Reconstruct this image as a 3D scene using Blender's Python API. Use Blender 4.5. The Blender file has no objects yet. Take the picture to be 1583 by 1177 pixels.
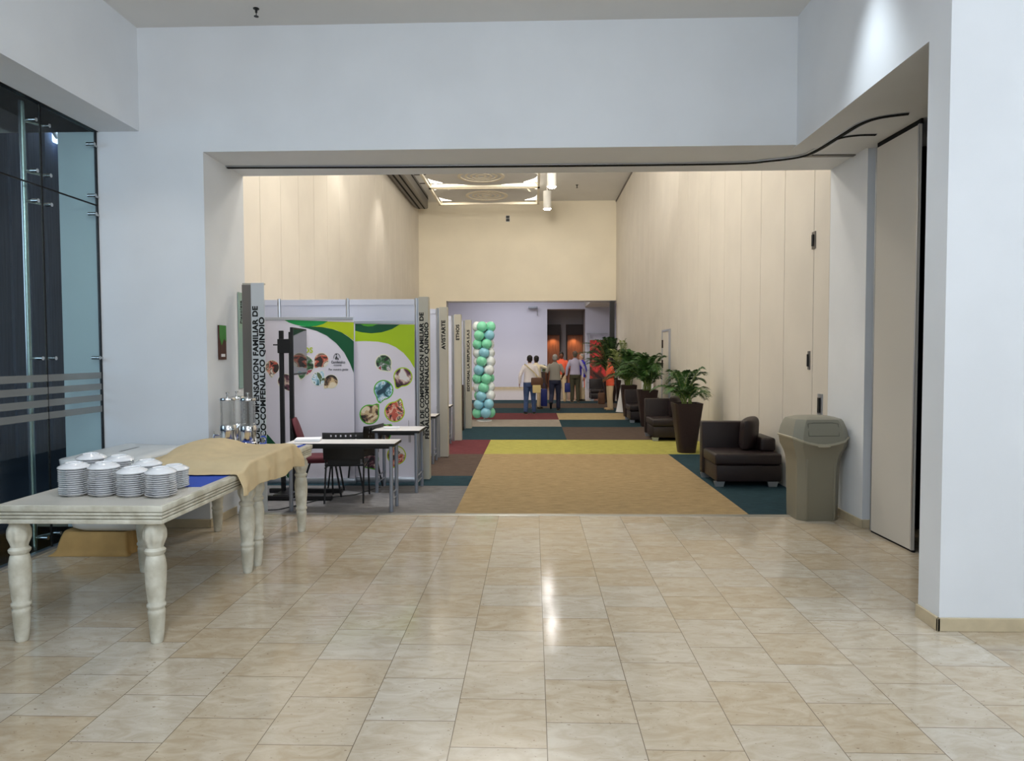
import bpy, bmesh, math, random
from mathutils import Vector, Matrix, noise
random.seed(7)
sc = bpy.context.scene
C = sc.collection
PI = math.pi

# ------------------------------------------------------------------ camera, world, lights, exposure
F, YAW, PITCH, ROLL, EYE = 1076.87, 0.0303196, 0.0386038, -0.0029272, 1.75
def cam_axes():
    cy, sy, cp, sp = math.cos(YAW), math.sin(YAW), math.cos(PITCH), math.sin(PITCH)
    f = Vector((-sy*cp, cy*cp, -sp)); r = Vector((cy, sy, 0)); u = r.cross(f)
    cr, sr = math.cos(ROLL), math.sin(ROLL)
    return cr*r + sr*u, cr*u - sr*r, f
RX, UX, FX = cam_axes()
cam = bpy.data.cameras.new('camera'); co = bpy.data.objects.new('camera', cam); C.objects.link(co)
cam.sensor_width = 36; cam.lens = F/1583*36; cam.clip_end = 200
co.matrix_world = Matrix(((RX.x, UX.x, -FX.x, 0), (RX.y, UX.y, -FX.y, 0), (RX.z, UX.z, -FX.z, EYE), (0, 0, 0, 1)))
sc.camera = co
def ray(px, py): return FX + RX*((px-791.5)/F) - UX*((py-588.5)/F)
def at_y(px, py, y): d = ray(px, py); return Vector((0, 0, EYE)) + d*(y/d.y)
def at_z(px, py, z): d = ray(px, py); return Vector((0, 0, EYE)) + d*((z-EYE)/d.z)
def at_x(px, py, x): d = ray(px, py); return Vector((0, 0, EYE)) + d*(x/d.x)

sc.view_settings.view_transform = 'Standard'; sc.view_settings.look = 'None'
sc.view_settings.gamma = 1; sc.view_settings.use_curve_mapping = False
sc.view_settings.exposure = 0.08
w = bpy.data.worlds.new('world'); sc.world = w; w.use_nodes = True
w.node_tree.nodes['Background'].inputs[0].default_value = (0.10, 0.14, 0.24, 1)
w.node_tree.nodes['Background'].inputs[1].default_value = 0.5

def area(name, loc, size, power, col, rot=(0, 0, 0), sy=None):
    l = bpy.data.lights.new(name, 'AREA'); l.energy = power; l.color = col; l.shape = 'RECTANGLE'
    l.size = size; l.size_y = sy or size
    o = bpy.data.objects.new(name, l); o.location = loc; o.rotation_euler = rot; C.objects.link(o); return o
def spot(name, loc, power, col, ang=60, blend=.5, r=.05, rot=(0, 0, 0)):
    l = bpy.data.lights.new(name, 'SPOT'); l.energy = power; l.color = col; l.spot_size = math.radians(ang)
    l.spot_blend = blend; l.shadow_soft_size = r
    o = bpy.data.objects.new(name, l); o.location = loc; o.rotation_euler = rot; C.objects.link(o); return o
COOL = (0.80, 0.89, 1.0); WARM = (1.0, 0.945, 0.86); NEUT = (1.0, 0.93, 0.85)
area('hall_ceiling_light', (-0.8, 1.2, 4.9), 3.0, 40, COOL)
area('hall_back_fill', (2.6, -4.6, 3.0), 7.0, 125, COOL, (PI/2+.08, 0, 0), 3.2)  # added area light behind the camera, fills camera-facing walls; no window there
area('column_fill', (5.0, 1.2, 4.8), 2.5, 125, COOL, (.5, 0, 0))  # added area light out of view, tilted to brighten the column's front
spot('hall_wall_washer', (2.22, 5.35, 4.92), 150, (0.82, 0.92, 1.0), 66, 1.0, .12)
spot('hall_left_downlight', (-3.75, 6.0, 3.9), 16, NEUT, 130, .9, .15)
for x, y, p, z, col in ((-0.6, 9.3, 125, 6.6, WARM), (-0.6, 11.6, 235, 6.6, WARM), (-0.9, 1.6, 125, 3.9, COOL), (-1.2, -2.2, 90, 3.9, COOL)):
    l = bpy.data.lights.new('fill_point', 'POINT'); l.energy = p; l.color = col; l.shadow_soft_size = .3  # added unseen point lights filling corridor and hall; no pendants hang there
    o = bpy.data.objects.new('fill_point', l); o.location = (x, y, z); C.objects.link(o)
area('corridor_ceiling_fill', (-.6, 14.5, 6.4), 3.0, 260, WARM, (PI-.72, 0, 0), 1.0)  # added area light hidden above the header, brightens the corridor ceiling
area('sail_uplight', (-1.57, 22.6, 7.35), 2.0, 45, WARM, (PI, 0, 0), 3.0)
area('outdoor_fill', (-7.4, 2.2, 3.0), 3.0, 75, (.62, .76, 1.0), (1.35, 0, 0), 2.5)  # added area light out of view, lifts the dim exterior behind the glass
for y in (11.5, 16.0, 20.5):
    spot('corridor_wall_light', (-3.7, y, 7.4), 170, WARM, 80, .7, .1)
spot('far_wall_fill', (-.6, 15.0, 7.4), 2000, WARM, 62, .9, .8, (math.radians(76), 0, 0))  # added spot out of view, aimed along the corridor to brighten its end wall
spot('booth_light', (-2.7, 8.6, 5.2), 430, (0.88, 0.93, 1), 42, .8, .15)
area('lobby_light', (-1.0, 31.0, 4.9), 4.0, 160, (0.92, 0.93, 1.0), sy=4)

# ------------------------------------------------------------------ materials
MAT = {}
def mat(name, col, rough=.6, metal=0, var=0, vscale=8, bump=0, bscale=60, spec=.5, trans=0, emit=0, ior=1.45, coat=0, vcol=None, stretch=None, alpha=None):
    m = bpy.data.materials.new(name); m.use_nodes = True; nt = m.node_tree; N = nt.nodes; L = nt.links
    b = N['Principled BSDF']; b.inputs['Base Color'].default_value = (*col, 1); b.inputs['Roughness'].default_value = rough
    b.inputs['Metallic'].default_value = metal; b.inputs['Specular IOR Level'].default_value = spec
    b.inputs['Transmission Weight'].default_value = trans; b.inputs['IOR'].default_value = ior; b.inputs['Coat Weight'].default_value = coat
    if alpha is not None: b.inputs['Alpha'].default_value = alpha
    if emit: b.inputs['Emission Color'].default_value = (*col, 1); b.inputs['Emission Strength'].default_value = emit
    tc = N.new('ShaderNodeTexCoord'); src = tc.outputs['Object']
    if stretch:
        mp = N.new('ShaderNodeMapping'); mp.inputs['Scale'].default_value = stretch; L.new(src, mp.inputs[0]); src = mp.outputs[0]
    if var:
        n = N.new('ShaderNodeTexNoise'); n.inputs['Scale'].default_value = vscale; n.inputs['Detail'].default_value = 5; L.new(src, n.inputs[0])
        r = N.new('ShaderNodeValToRGB'); c2 = vcol or tuple(max(0, c*(1-var)) for c in col)
        r.color_ramp.elements[0].color = (*c2, 1); r.color_ramp.elements[1].color = (*(tuple(min(1, c*(1+var*.5)) for c in col)), 1)
        r.color_ramp.elements[0].position = .35; r.color_ramp.elements[1].position = .65
        L.new(n.outputs[0], r.inputs[0]); L.new(r.outputs[0], b.inputs['Base Color'])
    if bump:
        n = N.new('ShaderNodeTexNoise'); n.inputs['Scale'].default_value = bscale; n.inputs['Detail'].default_value = 4; L.new(src, n.inputs[0])
        bp = N.new('ShaderNodeBump'); bp.inputs['Strength'].default_value = bump; bp.inputs['Distance'].default_value = .01
        L.new(n.outputs[0], bp.inputs['Height']); L.new(bp.outputs[0], b.inputs['Normal'])
    MAT[name] = m; return m
def s(r, g, b):
    f = lambda c: (c/255/12.92 if c/255 <= .04045 else ((c/255+.055)/1.055)**2.4)
    return (f(r), f(g), f(b))
mat('white_paint', s(232, 235, 238), .75, var=.03, vscale=1.5, bump=.05, bscale=180)
mat('ceiling_paint', s(226, 225, 222), .85, var=.03, vscale=1)
mat('soffit_paint', s(205, 200, 190), .8)
mat('cream_panel', s(222, 215, 203), .62, var=.04, vscale=1.2, bump=.04, bscale=90)
mat('cream_wall', s(228, 218, 196), .8, var=.03, vscale=1.2)
mat('fascia_lit', s(206, 211, 214), .5); mat('panel_gap', s(70, 60, 50), .9)  # first-post fascia: hall light painted into a paler copy of the fascia colour
mat('lobby_paint', s(214, 214, 228), .8)
mat('niche_grey', s(160, 154, 156), .8)
mat('dark_brown_lam', s(40, 27, 24), .5)
mat('wood_panel', s(140, 84, 54), .45, var=.3, vscale=3, stretch=(6, 6, .6))
mat('black_metal', s(18, 18, 20), .45)
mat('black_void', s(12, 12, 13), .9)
mat('steel', s(190, 192, 192), .25, 1)
mat('chrome', s(225, 225, 225), .08, 1)
mat('alu', s(190, 194, 200), .35, .9)
mat('dark_alu', s(120, 116, 112), .45, .6)
mat('grey_leg', s(140, 145, 155), .4, .4)
mat('panel_white', s(222, 226, 242), .45)
mat('fascia', s(188, 184, 170), .55)
mat('black_text', s(14, 14, 14), .7)
mat('laminate', s(222, 218, 214), .4, var=.03)
mat('black_edge', s(26, 25, 26), .5)
mat('banner_white', s(228, 222, 230), .55)
mat('green_mid', s(20, 150, 74), .5); mat('green_dark', s(8, 84, 48), .5)
mat('lime', s(178, 196, 20), .5); mat('lime_bright', s(172, 204, 16), .5); mat('green_bright', s(90, 180, 40), .5)
mat('photo_edge', s(236, 234, 210), .5)
mat('leather', s(38, 27, 26), .42, var=.15, vscale=5, bump=.25, bscale=220)
mat('planter', s(50, 34, 30), .5, var=.12, vscale=40)
mat('soil', s(40, 30, 22), .95, bump=.6, bscale=60)
mat('leaf', s(58, 98, 40), .5, var=.35, vscale=5, vcol=s(24, 50, 20))
mat('leaf_dark', s(44, 74, 34), .5, var=.35, vscale=5, vcol=s(22, 44, 20))
mat('leaf_pale', s(150, 158, 98), .45, var=.3, vscale=6, vcol=s(84, 104, 48))
mat('stem', s(120, 140, 70), .5)
mat('bin_body', s(138, 132, 114), .45, bump=.06, bscale=200)
mat('bin_lid', s(144, 142, 128), .4, bump=.06, bscale=200)
mat('bin_line', s(58, 56, 48), .7)
mat('bin_edge', s(176, 170, 150), .4)
mat('table_paint', s(222, 219, 204), .5, var=.10, vscale=9, vcol=s(190, 184, 164), bump=.15, bscale=50)
mat('table_top_white', s(214, 208, 196), .35, var=.05, vscale=4)
mat('blue_felt', s(48, 84, 190), .8, bump=.1, bscale=300)
mat('tan_cloth', s(222, 200, 158), .85, var=.06, vscale=6, bump=.12, bscale=240)
mat('brown_cloth', s(182, 146, 90), .8, var=.12, vscale=5, bump=.12, bscale=160)
mat('tub_white', s(226, 228, 226), .3, var=.04, vscale=5)
mat('porcelain', s(248, 248, 249), .12, coat=.5)
mat('acrylic', (.9, .93, .94), .04, trans=1, ior=1.35, alpha=.55)
mat('clear_glass', (.85, .92, .88), .02, trans=1, ior=1.3)
mat('paper', s(236, 236, 238), .8)
mat('maroon_fabric', s(92, 38, 46), .85, bump=.2, bscale=200)
mat('screen', s(12, 12, 13), .08, coat=.5)
mat('screen_sheen', s(120, 122, 124), .06, .85)
mat('sign_green', s(70, 140, 60), .4); mat('sign_brown', s(78, 46, 34), .4)
mat('sign_glass', s(150, 178, 168), .2)
mat('bal_green', s(140, 232, 192), .18, coat=.5); mat('bal_blue', s(150, 214, 236), .18, coat=.5); mat('bal_white', s(240, 248, 250), .18, coat=.6)
mat('red_print', s(190, 30, 36), .5); mat('rack_dark', s(44, 26, 26), .5)
mat('baseboard_stone', s(206, 190, 158), .3, var=.12, vscale=6)
mat('threshold_metal', s(196, 192, 182), .3, .7)
mat('lamp_glow', (1.0, 0.93, 0.80), .5, emit=3.2)
mat('spot_glow', (1.0, 0.97, 0.94), .5, emit=90)
mat('lamp_white', s(238, 236, 230), .4)
mat('frame_cream', s(236, 226, 204), .45)
mat('vent_dark', s(60, 46, 34), .8)
mat('cord', s(60, 60, 58), .6)
mat('out_wall', s(78, 92, 118), .7, var=.25, vscale=3, stretch=(1, 9, .3))
mat('out_ground', s(40, 50, 68), .6, var=.3, vscale=2)
mat('out_glow', (.65, .75, 1), .5, emit=4)
mat('frost', s(150, 152, 150), .8, alpha=.62)
mat('skin_tan', s(158, 104, 76), .55); mat('skin_brown', s(112, 70, 50), .55); mat('skin_pale', s(196, 150, 124), .55)
mat('hair_black', s(24, 18, 16), .6, bump=.4, bscale=120); mat('hair_grey', s(150, 146, 142), .7, bump=.4, bscale=120); mat('hair_mix', s(86, 74, 66), .7, bump=.4, bscale=120)
mat('shirt_white', s(238, 232, 234), .8); mat('shirt_cream', s(236, 224, 196), .8); mat('tee_grey', s(146, 142, 134), .85)
mat('shirt_orange', s(244, 104, 72), .8); mat('shirt_lilac', s(168, 162, 184), .8); mat('shirt_blue', s(60, 50, 190), .8)
mat('jeans', s(66, 88, 132), .85, var=.2, vscale=12); mat('navy', s(34, 38, 62), .85); mat('khaki', s(216, 192, 156), .85)
mat('olive', s(66, 64, 48), .85); mat('shoe_dark', s(30, 28, 30), .5); mat('shoe_tan', s(190, 160, 120), .6)
mat('bag_brown', s(98, 66, 46), .6); mat('bag_cream', s(220, 200, 140), .7); mat('bag_blue', s(24, 36, 110), .6)
mat('belt', s(28, 22, 20), .5); mat('eye', s(10, 8, 8), .2); mat('lip', s(120, 60, 54), .5); mat('sole', s(150, 130, 104), .7)

def glass_mat():
    m = bpy.data.materials.new('green_glass'); m.use_nodes = True; nt = m.node_tree; N = nt.nodes; L = nt.links
    N.remove(N['Principled BSDF']); out = N['Material Output']
    t = N.new('ShaderNodeBsdfTransparent'); t.inputs[0].default_value = (.80, .89, .875, 1)
    g = N.new('ShaderNodeBsdfGlossy'); g.inputs['Roughness'].default_value = .02; g.inputs[0].default_value = (.9, .95, 1, 1)
    fr = N.new('ShaderNodeFresnel'); fr.inputs[0].default_value = 1.5
    mx = N.new('ShaderNodeMixShader'); gg = N.new('ShaderNodeNewGeometry'); iv = N.new('ShaderNodeMath'); iv.operation = 'MULTIPLY_ADD'; iv.inputs[1].default_value = -1; iv.inputs[2].default_value = 1; L.new(gg.outputs['Backfacing'], iv.inputs[0])
    ml = N.new('ShaderNodeMath'); ml.operation = 'MULTIPLY'; L.new(iv.outputs[0], ml.inputs[0]); L.new(fr.outputs[0], ml.inputs[1]); L.new(ml.outputs[0], mx.inputs[0]); L.new(t.outputs[0], mx.inputs[1]); L.new(g.outputs[0], mx.inputs[2])
    L.new(mx.outputs[0], out.inputs[0]); MAT['green_glass'] = m
glass_mat()
def photo_mat(name, cols, seed, scale=8):
    m = bpy.data.materials.new(name); m.use_nodes = True; N = m.node_tree.nodes; L = m.node_tree.links; b = N['Principled BSDF']; b.inputs['Roughness'].default_value = .5
    tc = N.new('ShaderNodeTexCoord'); mp = N.new('ShaderNodeMapping'); mp.inputs['Location'].default_value = (seed*3.1, seed*1.7, seed); L.new(tc.outputs['Object'], mp.inputs[0])
    v = N.new('ShaderNodeTexNoise'); v.inputs['Scale'].default_value = scale; v.inputs['Detail'].default_value = 3; v.inputs['Distortion'].default_value = .8; L.new(mp.outputs[0], v.inputs[0])
    r = N.new('ShaderNodeValToRGB'); r.color_ramp.interpolation = 'CONSTANT'; e = r.color_ramp.elements
    e[0].position = 0; e[0].color = (*s(*cols[0]), 1); e[1].position = .40; e[1].color = (*s(*cols[1]), 1)
    for i, c in enumerate(cols[2:]):
        k = e.new(.47+.06*i); k.color = (*s(*c), 1)
    L.new(v.outputs[0], r.inputs[0]); L.new(r.outputs[0], b.inputs['Base Color']); MAT[name] = m
photo_mat('photo_a', [(60, 50, 44), (196, 90, 70), (226, 176, 150), (120, 104, 90), (236, 226, 210)], 1)
photo_mat('photo_b', [(40, 44, 40), (60, 110, 60), (120, 130, 120), (214, 216, 214), (160, 70, 80)], 2)
photo_mat('photo_c', [(46, 36, 40), (96, 52, 66), (150, 120, 120), (214, 190, 170), (230, 224, 220)], 3)
photo_mat('photo_d', [(40, 70, 84), (90, 140, 150), (170, 206, 220), (224, 234, 240), (90, 110, 70)], 4)
photo_mat('photo_e', [(26, 24, 24), (60, 48, 42), (130, 100, 76), (214, 186, 140), (236, 220, 190)], 5)
photo_mat('poster_red', [(40, 20, 18), (96, 40, 26), (190, 50, 40), (228, 60, 60), (120, 60, 40)], 6, 1.6)

def floor_mat():
    m = bpy.data.materials.new('travertine'); m.use_nodes = True; N = m.node_tree.nodes; L = m.node_tree.links; b = N['Principled BSDF']
    g = N.new('ShaderNodeNewGeometry'); sp = N.new('ShaderNodeSeparateXYZ'); L.new(g.outputs['Position'], sp.inputs[0])
    cb = N.new('ShaderNodeCombineXYZ')
    def ma(op, a, bb): n = N.new('ShaderNodeMath'); n.operation = op; n.inputs[1].default_value = bb; L.new(a, n.inputs[0]); return n.outputs[0]
    L.new(ma('ADD', sp.outputs[1], 40*.435 - 3.025), cb.inputs[0]); L.new(ma('ADD', sp.outputs[0], 60*.4335 - .06), cb.inputs[1])
    br = N.new('ShaderNodeTexBrick'); br.offset = .5; br.offset_frequency = 2; br.squash = 1
    br.inputs['Scale'].default_value = 1; br.inputs['Brick Width'].default_value = .435; br.inputs['Row Height'].default_value = .4335
    br.inputs['Mortar Size'].default_value = .0022; br.inputs['Mortar Smooth'].default_value = .3; br.inputs['Bias'].default_value = 0
    br.inputs['Color1'].default_value = (0, 0, 0, 1); br.inputs['Color2'].default_value = (1, 1, 1, 1); br.inputs['Mortar'].default_value = (.5, .5, .5, 1)
    L.new(cb.outputs[0], br.inputs[0])
    r = N.new('ShaderNodeValToRGB'); e = r.color_ramp.elements; e[0].color = (*s(200, 185, 161), 1); e[1].color = (*s(208, 201, 188), 1)
    k = e.new(.5); k.color = (*s(205, 193, 173), 1); L.new(br.outputs['Color'], r.inputs[0])
    # per tile shifted cloudy veining
    sh = N.new('ShaderNodeVectorMath'); sh.operation = 'MULTIPLY_ADD'; L.new(br.outputs['Color'], sh.inputs[0]); sh.inputs[1].default_value = (7, 5, 9); L.new(g.outputs['Position'], sh.inputs[2])
    mp = N.new('ShaderNodeMapping'); mp.inputs['Scale'].default_value = (1.6, 3.4, 1); L.new(sh.outputs[0], mp.inputs[0])
    n1 = N.new('ShaderNodeTexNoise'); n1.inputs['Scale'].default_value = 3.6; n1.inputs['Detail'].default_value = 9; n1.inputs['Roughness'].default_value = .62; n1.inputs['Distortion'].default_value = .9; L.new(mp.outputs[0], n1.inputs[0])
    r1 = N.new('ShaderNodeValToRGB'); r1.color_ramp.elements[0].position = .36; r1.color_ramp.elements[1].position = .66
    r1.color_ramp.elements[0].color = (*s(230, 221, 208), 1); r1.color_ramp.elements[1].color = (*s(255, 253, 250), 1); L.new(n1.outputs[0], r1.inputs[0])
    mu = N.new('ShaderNodeMixRGB'); mu.blend_type = 'MULTIPLY'; mu.inputs[0].default_value = 1; L.new(r.outputs[0], mu.inputs[1]); L.new(r1.outputs[0], mu.inputs[2])
    # pits
    n2 = N.new('ShaderNodeTexNoise'); n2.inputs['Scale'].default_value = 26; n2.inputs['Detail'].default_value = 3; L.new(mp.outputs[0], n2.inputs[0])
    r2 = N.new('ShaderNodeValToRGB'); r2.color_ramp.elements[0].position = .69; r2.color_ramp.elements[1].position = .72; L.new(n2.outputs[0], r2.inputs[0])
    m2 = N.new('ShaderNodeMixRGB'); L.new(r2.outputs[0], m2.inputs[0]); L.new(mu.outputs[0], m2.inputs[1]); m2.inputs[2].default_value = (*s(130, 108, 84), 1)
    m3 = N.new('ShaderNodeMixRGB'); L.new(br.outputs['Fac'], m3.inputs[0]); L.new(m2.outputs[0], m3.inputs[1]); m3.inputs[2].default_value = (*s(112, 98, 80), 1)
    L.new(m3.outputs[0], b.inputs['Base Color'])
    rr = N.new('ShaderNodeMapRange'); rr.inputs[3].default_value = .07; rr.inputs[4].default_value = .17; L.new(n1.outputs[0], rr.inputs[0]); L.new(rr.outputs[0], b.inputs['Roughness'])
    n3 = N.new('ShaderNodeTexNoise'); n3.inputs['Scale'].default_value = 5; n3.inputs['Detail'].default_value = 2; L.new(g.outputs['Position'], n3.inputs[0])
    bp = N.new('ShaderNodeBump'); bp.inputs['Strength'].default_value = .12; bp.inputs['Distance'].default_value = .006; L.new(n3.outputs[0], bp.inputs['Height'])
    L.new(bp.outputs[0], b.inputs['Normal']); MAT['travertine'] = m
floor_mat()
def carpet_mat(name, col, stripe=.24):
    m = bpy.data.materials.new(name); m.use_nodes = True; N = m.node_tree.nodes; L = m.node_tree.links; b = N['Principled BSDF']
    b.inputs['Roughness'].default_value = 1; b.inputs['Specular IOR Level'].default_value = .1
    g = N.new('ShaderNodeNewGeometry'); mp = N.new('ShaderNodeMapping'); mp.inputs['Scale'].default_value = (2.2, 9, 1); L.new(g.outputs['Position'], mp.inputs[0])
    n = N.new('ShaderNodeTexNoise'); n.inputs['Scale'].default_value = 2.5; n.inputs['Detail'].default_value = 8; n.inputs['Roughness'].default_value = .75; L.new(mp.outputs[0], n.inputs[0])
    r = N.new('ShaderNodeValToRGB'); r.color_ramp.elements[0].position = .3; r.color_ramp.elements[1].position = .7
    r.color_ramp.elements[0].color = (*[c*(1-stripe*1.6) for c in col], 1); r.color_ramp.elements[1].color = (*[min(1, c*(1+stripe)) for c in col], 1)
    L.new(n.outputs[0], r.inputs[0]); L.new(r.outputs[0], b.inputs['Base Color'])
    n2 = N.new('ShaderNodeTexNoise'); n2.inputs['Scale'].default_value = 160; L.new(g.outputs['Position'], n2.inputs[0])
    bp = N.new('ShaderNodeBump'); bp.inputs['Strength'].default_value = .5; bp.inputs['Distance'].default_value = .01; L.new(n2.outputs[0], bp.inputs['Height']); L.new(bp.outputs[0], b.inputs['Normal'])
    MAT[name] = m
for nm, c in dict(c_beige=(168, 145, 108), c_yellow=(178, 172, 92), c_teal=(46, 68, 76), c_brown=(96, 82, 74), c_maroon=(112, 62, 66), c_grey=(126, 123, 122), c_stone=(158, 148, 138), c_sand=(184, 163, 124)).items():
    carpet_mat(nm, s(*c))

# ------------------------------------------------------------------ mesh helpers
class MB:
    def __init__(self): self.bm = bmesh.new()
    def face(self, vs): 
        try: self.bm.faces.new(vs)
        except ValueError: pass
    def box(self, x0, x1, y0, y1, z0, z1, bev=0, seg=2):
        bm = self.bm; r = bmesh.ops.create_cube(bm, size=1); vs = r['verts']
        for v in vs: v.co = Vector((x0+(v.co.x+.5)*(x1-x0), y0+(v.co.y+.5)*(y1-y0), z0+(v.co.z+.5)*(z1-z0)))
        if bev:
            es = list({e for v in vs for e in v.link_edges})
            bmesh.ops.bevel(bm, geom=es, offset=bev, segments=seg, profile=.5, affect='EDGES')
        return self
    def rings(self, rs, cap=True, closed=True):
        bm = self.bm; V = [[bm.verts.new(p) for p in r] for r in rs]; n = len(V[0])
        for a, b in zip(V, V[1:]):
            for i in range(n if closed else n-1): self.face((a[i], a[(i+1) % n], b[(i+1) % n], b[i]))
        if cap and closed: self.face(V[0][::-1]); self.face(V[-1])
        return self
    def lathe(self, prof, n=24, c=(0, 0, 0), flute=None, cap=True):
        rs = []
        for r, z in prof:
            ring = []
            for i in range(n):
                a = 2*PI*i/n; rr = r
                if flute and flute[0] < z < flute[1]:
                    t = (z-flute[0])/(flute[1]-flute[0]); rr = r*(1-.13*(math.sin(PI*t)**.5)*(.5+.5*math.cos(flute[2]*a)))
                ring.append(Vector((c[0]+rr*math.cos(a), c[1]+rr*math.sin(a), c[2]+z)))
            rs.append(ring)
        return self.rings(rs, cap)
    def tube(self, pts, r, n=8, cap=True, flat=1):
        pts = [Vector(p) for p in pts]; R = r if isinstance(r, (list, tuple)) else [r]*len(pts)
        rs = []; up = None
        for i, p in enumerate(pts):
            d = (pts[min(i+1, len(pts)-1)]-pts[max(i-1, 0)]).normalized()
            if up is None: up = Vector((0, 0, 1)) if abs(d.z) < .9 else Vector((0, 1, 0))
            sx = d.cross(up).normalized(); up = sx.cross(d).normalized()
            rs.append([p+sx*R[i]*math.cos(2*PI*k/n)+up*R[i]*flat*math.sin(2*PI*k/n) for k in range(n)])
        return self.rings(rs, cap)
    def ell(self, c, rx, ry, rz, n=16, m=10, rot=None):
        bm = self.bm; r = bmesh.ops.create_uvsphere(bm, u_segments=n, v_segments=m, radius=1)
        M = Matrix.Translation(c) @ (rot or Matrix.Identity(4)) @ Matrix.Diagonal((rx, ry, rz, 1))
        bmesh.ops.transform(bm, matrix=M, verts=r['verts']); return self
    def prism(self, poly, axis, a, b):
        """poly in the two remaining axes, extruded between a and b along axis"""
        def P(q, t): return {'x': (t, q[0], q[1]), 'y': (q[0], t, q[1]), 'z': (q[0], q[1], t)}[axis]
        return self.rings([[Vector(P(q, a)) for q in poly], [Vector(P(q, b)) for q in poly]])
    def build(self, name, m, parent=None, smooth=None, loc=None, rotz=0):
        bm = self.bm; bmesh.ops.recalc_face_normals(bm, faces=bm.faces)
        me = bpy.data.meshes.new(name); bm.to_mesh(me); bm.free(); me.materials.append(MAT[m])
        if smooth is not None:
            for p in me.polygons: p.use_smooth = True
            me.set_sharp_from_angle(angle=math.radians(smooth))
        o = bpy.data.objects.new(name, me); C.objects.link(o)
        if parent: o.parent = parent
        if loc is not None: o.location = loc
        if rotz: o.rotation_euler = (0, 0, rotz)
        return o
def thing(name, label, cat, loc=(0, 0, 0), rotz=0, group=None):
    o = bpy.data.objects.new(name, None); C.objects.link(o); o.location = loc; o.rotation_euler = (0, 0, rotz); o.empty_display_size = .1
    o['label'] = label; o['category'] = cat
    if group: o['group'] = group
    return o
def tag(o, label, cat, group=None):
    o['label'] = label; o['category'] = cat
    if group: o['group'] = group
    return o
def struct(o, label=None):
    o['kind'] = 'structure'
    if label: o['label'] = label
    return o
def copy_tree(o, parent=None):
    c = o.copy(); C.objects.link(c); c.parent = parent
    for ch in list(o.children): copy_tree(ch, c)
    return c
def text_mesh(name, body, size, m, parent, M, bold=.012, sx=1, align='LEFT', length=None):
    cu = bpy.data.curves.new(name, 'FONT'); cu.body = body; cu.size = size; cu.extrude = .0012; cu.offset = bold*size; cu.align_x = align
    cu.space_character = 1.04
    t = bpy.data.objects.new(name, cu); C.objects.link(t); bpy.context.view_layer.update()
    me = bpy.data.meshes.new_from_object(t.evaluated_get(bpy.context.evaluated_depsgraph_get()))
    bpy.data.objects.remove(t)
    if length: xs = [v.co.x for v in me.vertices]; sx = length/(max(xs)-min(xs)); me.transform(Matrix.Translation((-min(xs), 0, 0)))
    me.transform(M @ Matrix.Diagonal((sx, 1, 1, 1))); me.materials.clear(); me.materials.append(MAT[m])
    o = bpy.data.objects.new(name, me); C.objects.link(o); o.parent = parent; return o
def basis(x, y, o):
    x = Vector(x); y = Vector(y); z = x.cross(y)
    return Matrix(((x.x, y.x, z.x, o[0]), (x.y, y.y, z.y, o[1]), (x.z, y.z, z.z, o[2]), (0, 0, 0, 1)))
def evaluated(name, mb, mods, m, parent, smooth=60):
    o = mb.build(name, m, None)
    for kind, kw in mods:
        md = o.modifiers.new(kind, kind)
        for k, v in kw.items(): setattr(md, k, v)
    bpy.context.view_layer.update()
    me = bpy.data.meshes.new_from_object(o.evaluated_get(bpy.context.evaluated_depsgraph_get()))
    o.modifiers.clear(); o.data = me; me.name = name
    me.materials.clear(); me.materials.append(MAT[m])
    for p in me.polygons: p.use_smooth = True; p.material_index = 0
    o.parent = parent; return o

# ------------------------------------------------------------------ setting: the hall
YF, YB = 6.9, 7.85            # front and back face of the wall between hall and corridor
XR = 3.28; XL = -4.53; YE = 27.7; ZC = 7.75; ZH = 3.76
struct(MB().box(-5.2, 7.5, -5.2, 7.5, -.1, 0).build('floor', 'travertine'))
mb = MB(); mb.box(-4.5, 7.5, -5.2, 6.95, 4.98, 5.1); struct(mb.build('ceiling', 'ceiling_paint'))
mb = MB(); mb.box(-4.74, -3.27, YF, YB, 0, 3.97); mb.box(-3.91, -3.27, YF, YB, 3.97, 4.98)       # left of the opening
mb.box(-3.27, 2.55, YF, YB, ZH, 4.98); mb.box(2.55, 4.4, YF+.1, YB, ZH, 4.98)                   # header
struct(mb.build('wall_front', 'white_paint'))
struct(MB().box(-5.2, -3.91, -5.2, 6.9, 3.97, 4.98).build('wall_left', 'white_paint'))
struct(MB().box(XR, 4.4, 7.0, YB, 0, ZH).build('wall_pillar', 'white_paint'))
struct(MB().box(2.55, 4.4, 4.64, 7.0, ZH-.01, 4.98).build('wall_right', 'white_paint'))
struct(MB().box(2.55, 7.5, 4.40, 4.64, 0, 4.98).build('wall_column', 'white_paint'))
struct(MB().box(7.5, 7.7, -5.2, 4.5, 0, 5).build('wall_side', 'white_paint'))
struct(MB().box(-5.2, 7.5, -5.4, -5.2, 0, 5).build('wall_back', 'white_paint'))
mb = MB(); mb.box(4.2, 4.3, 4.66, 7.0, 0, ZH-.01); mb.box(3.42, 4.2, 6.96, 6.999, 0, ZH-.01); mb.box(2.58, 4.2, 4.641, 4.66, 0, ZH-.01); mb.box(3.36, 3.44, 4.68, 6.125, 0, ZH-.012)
struct(mb.build('wall_niche', 'black_void'))  # recess shade put into the colour: black walls and a black slab
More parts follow.
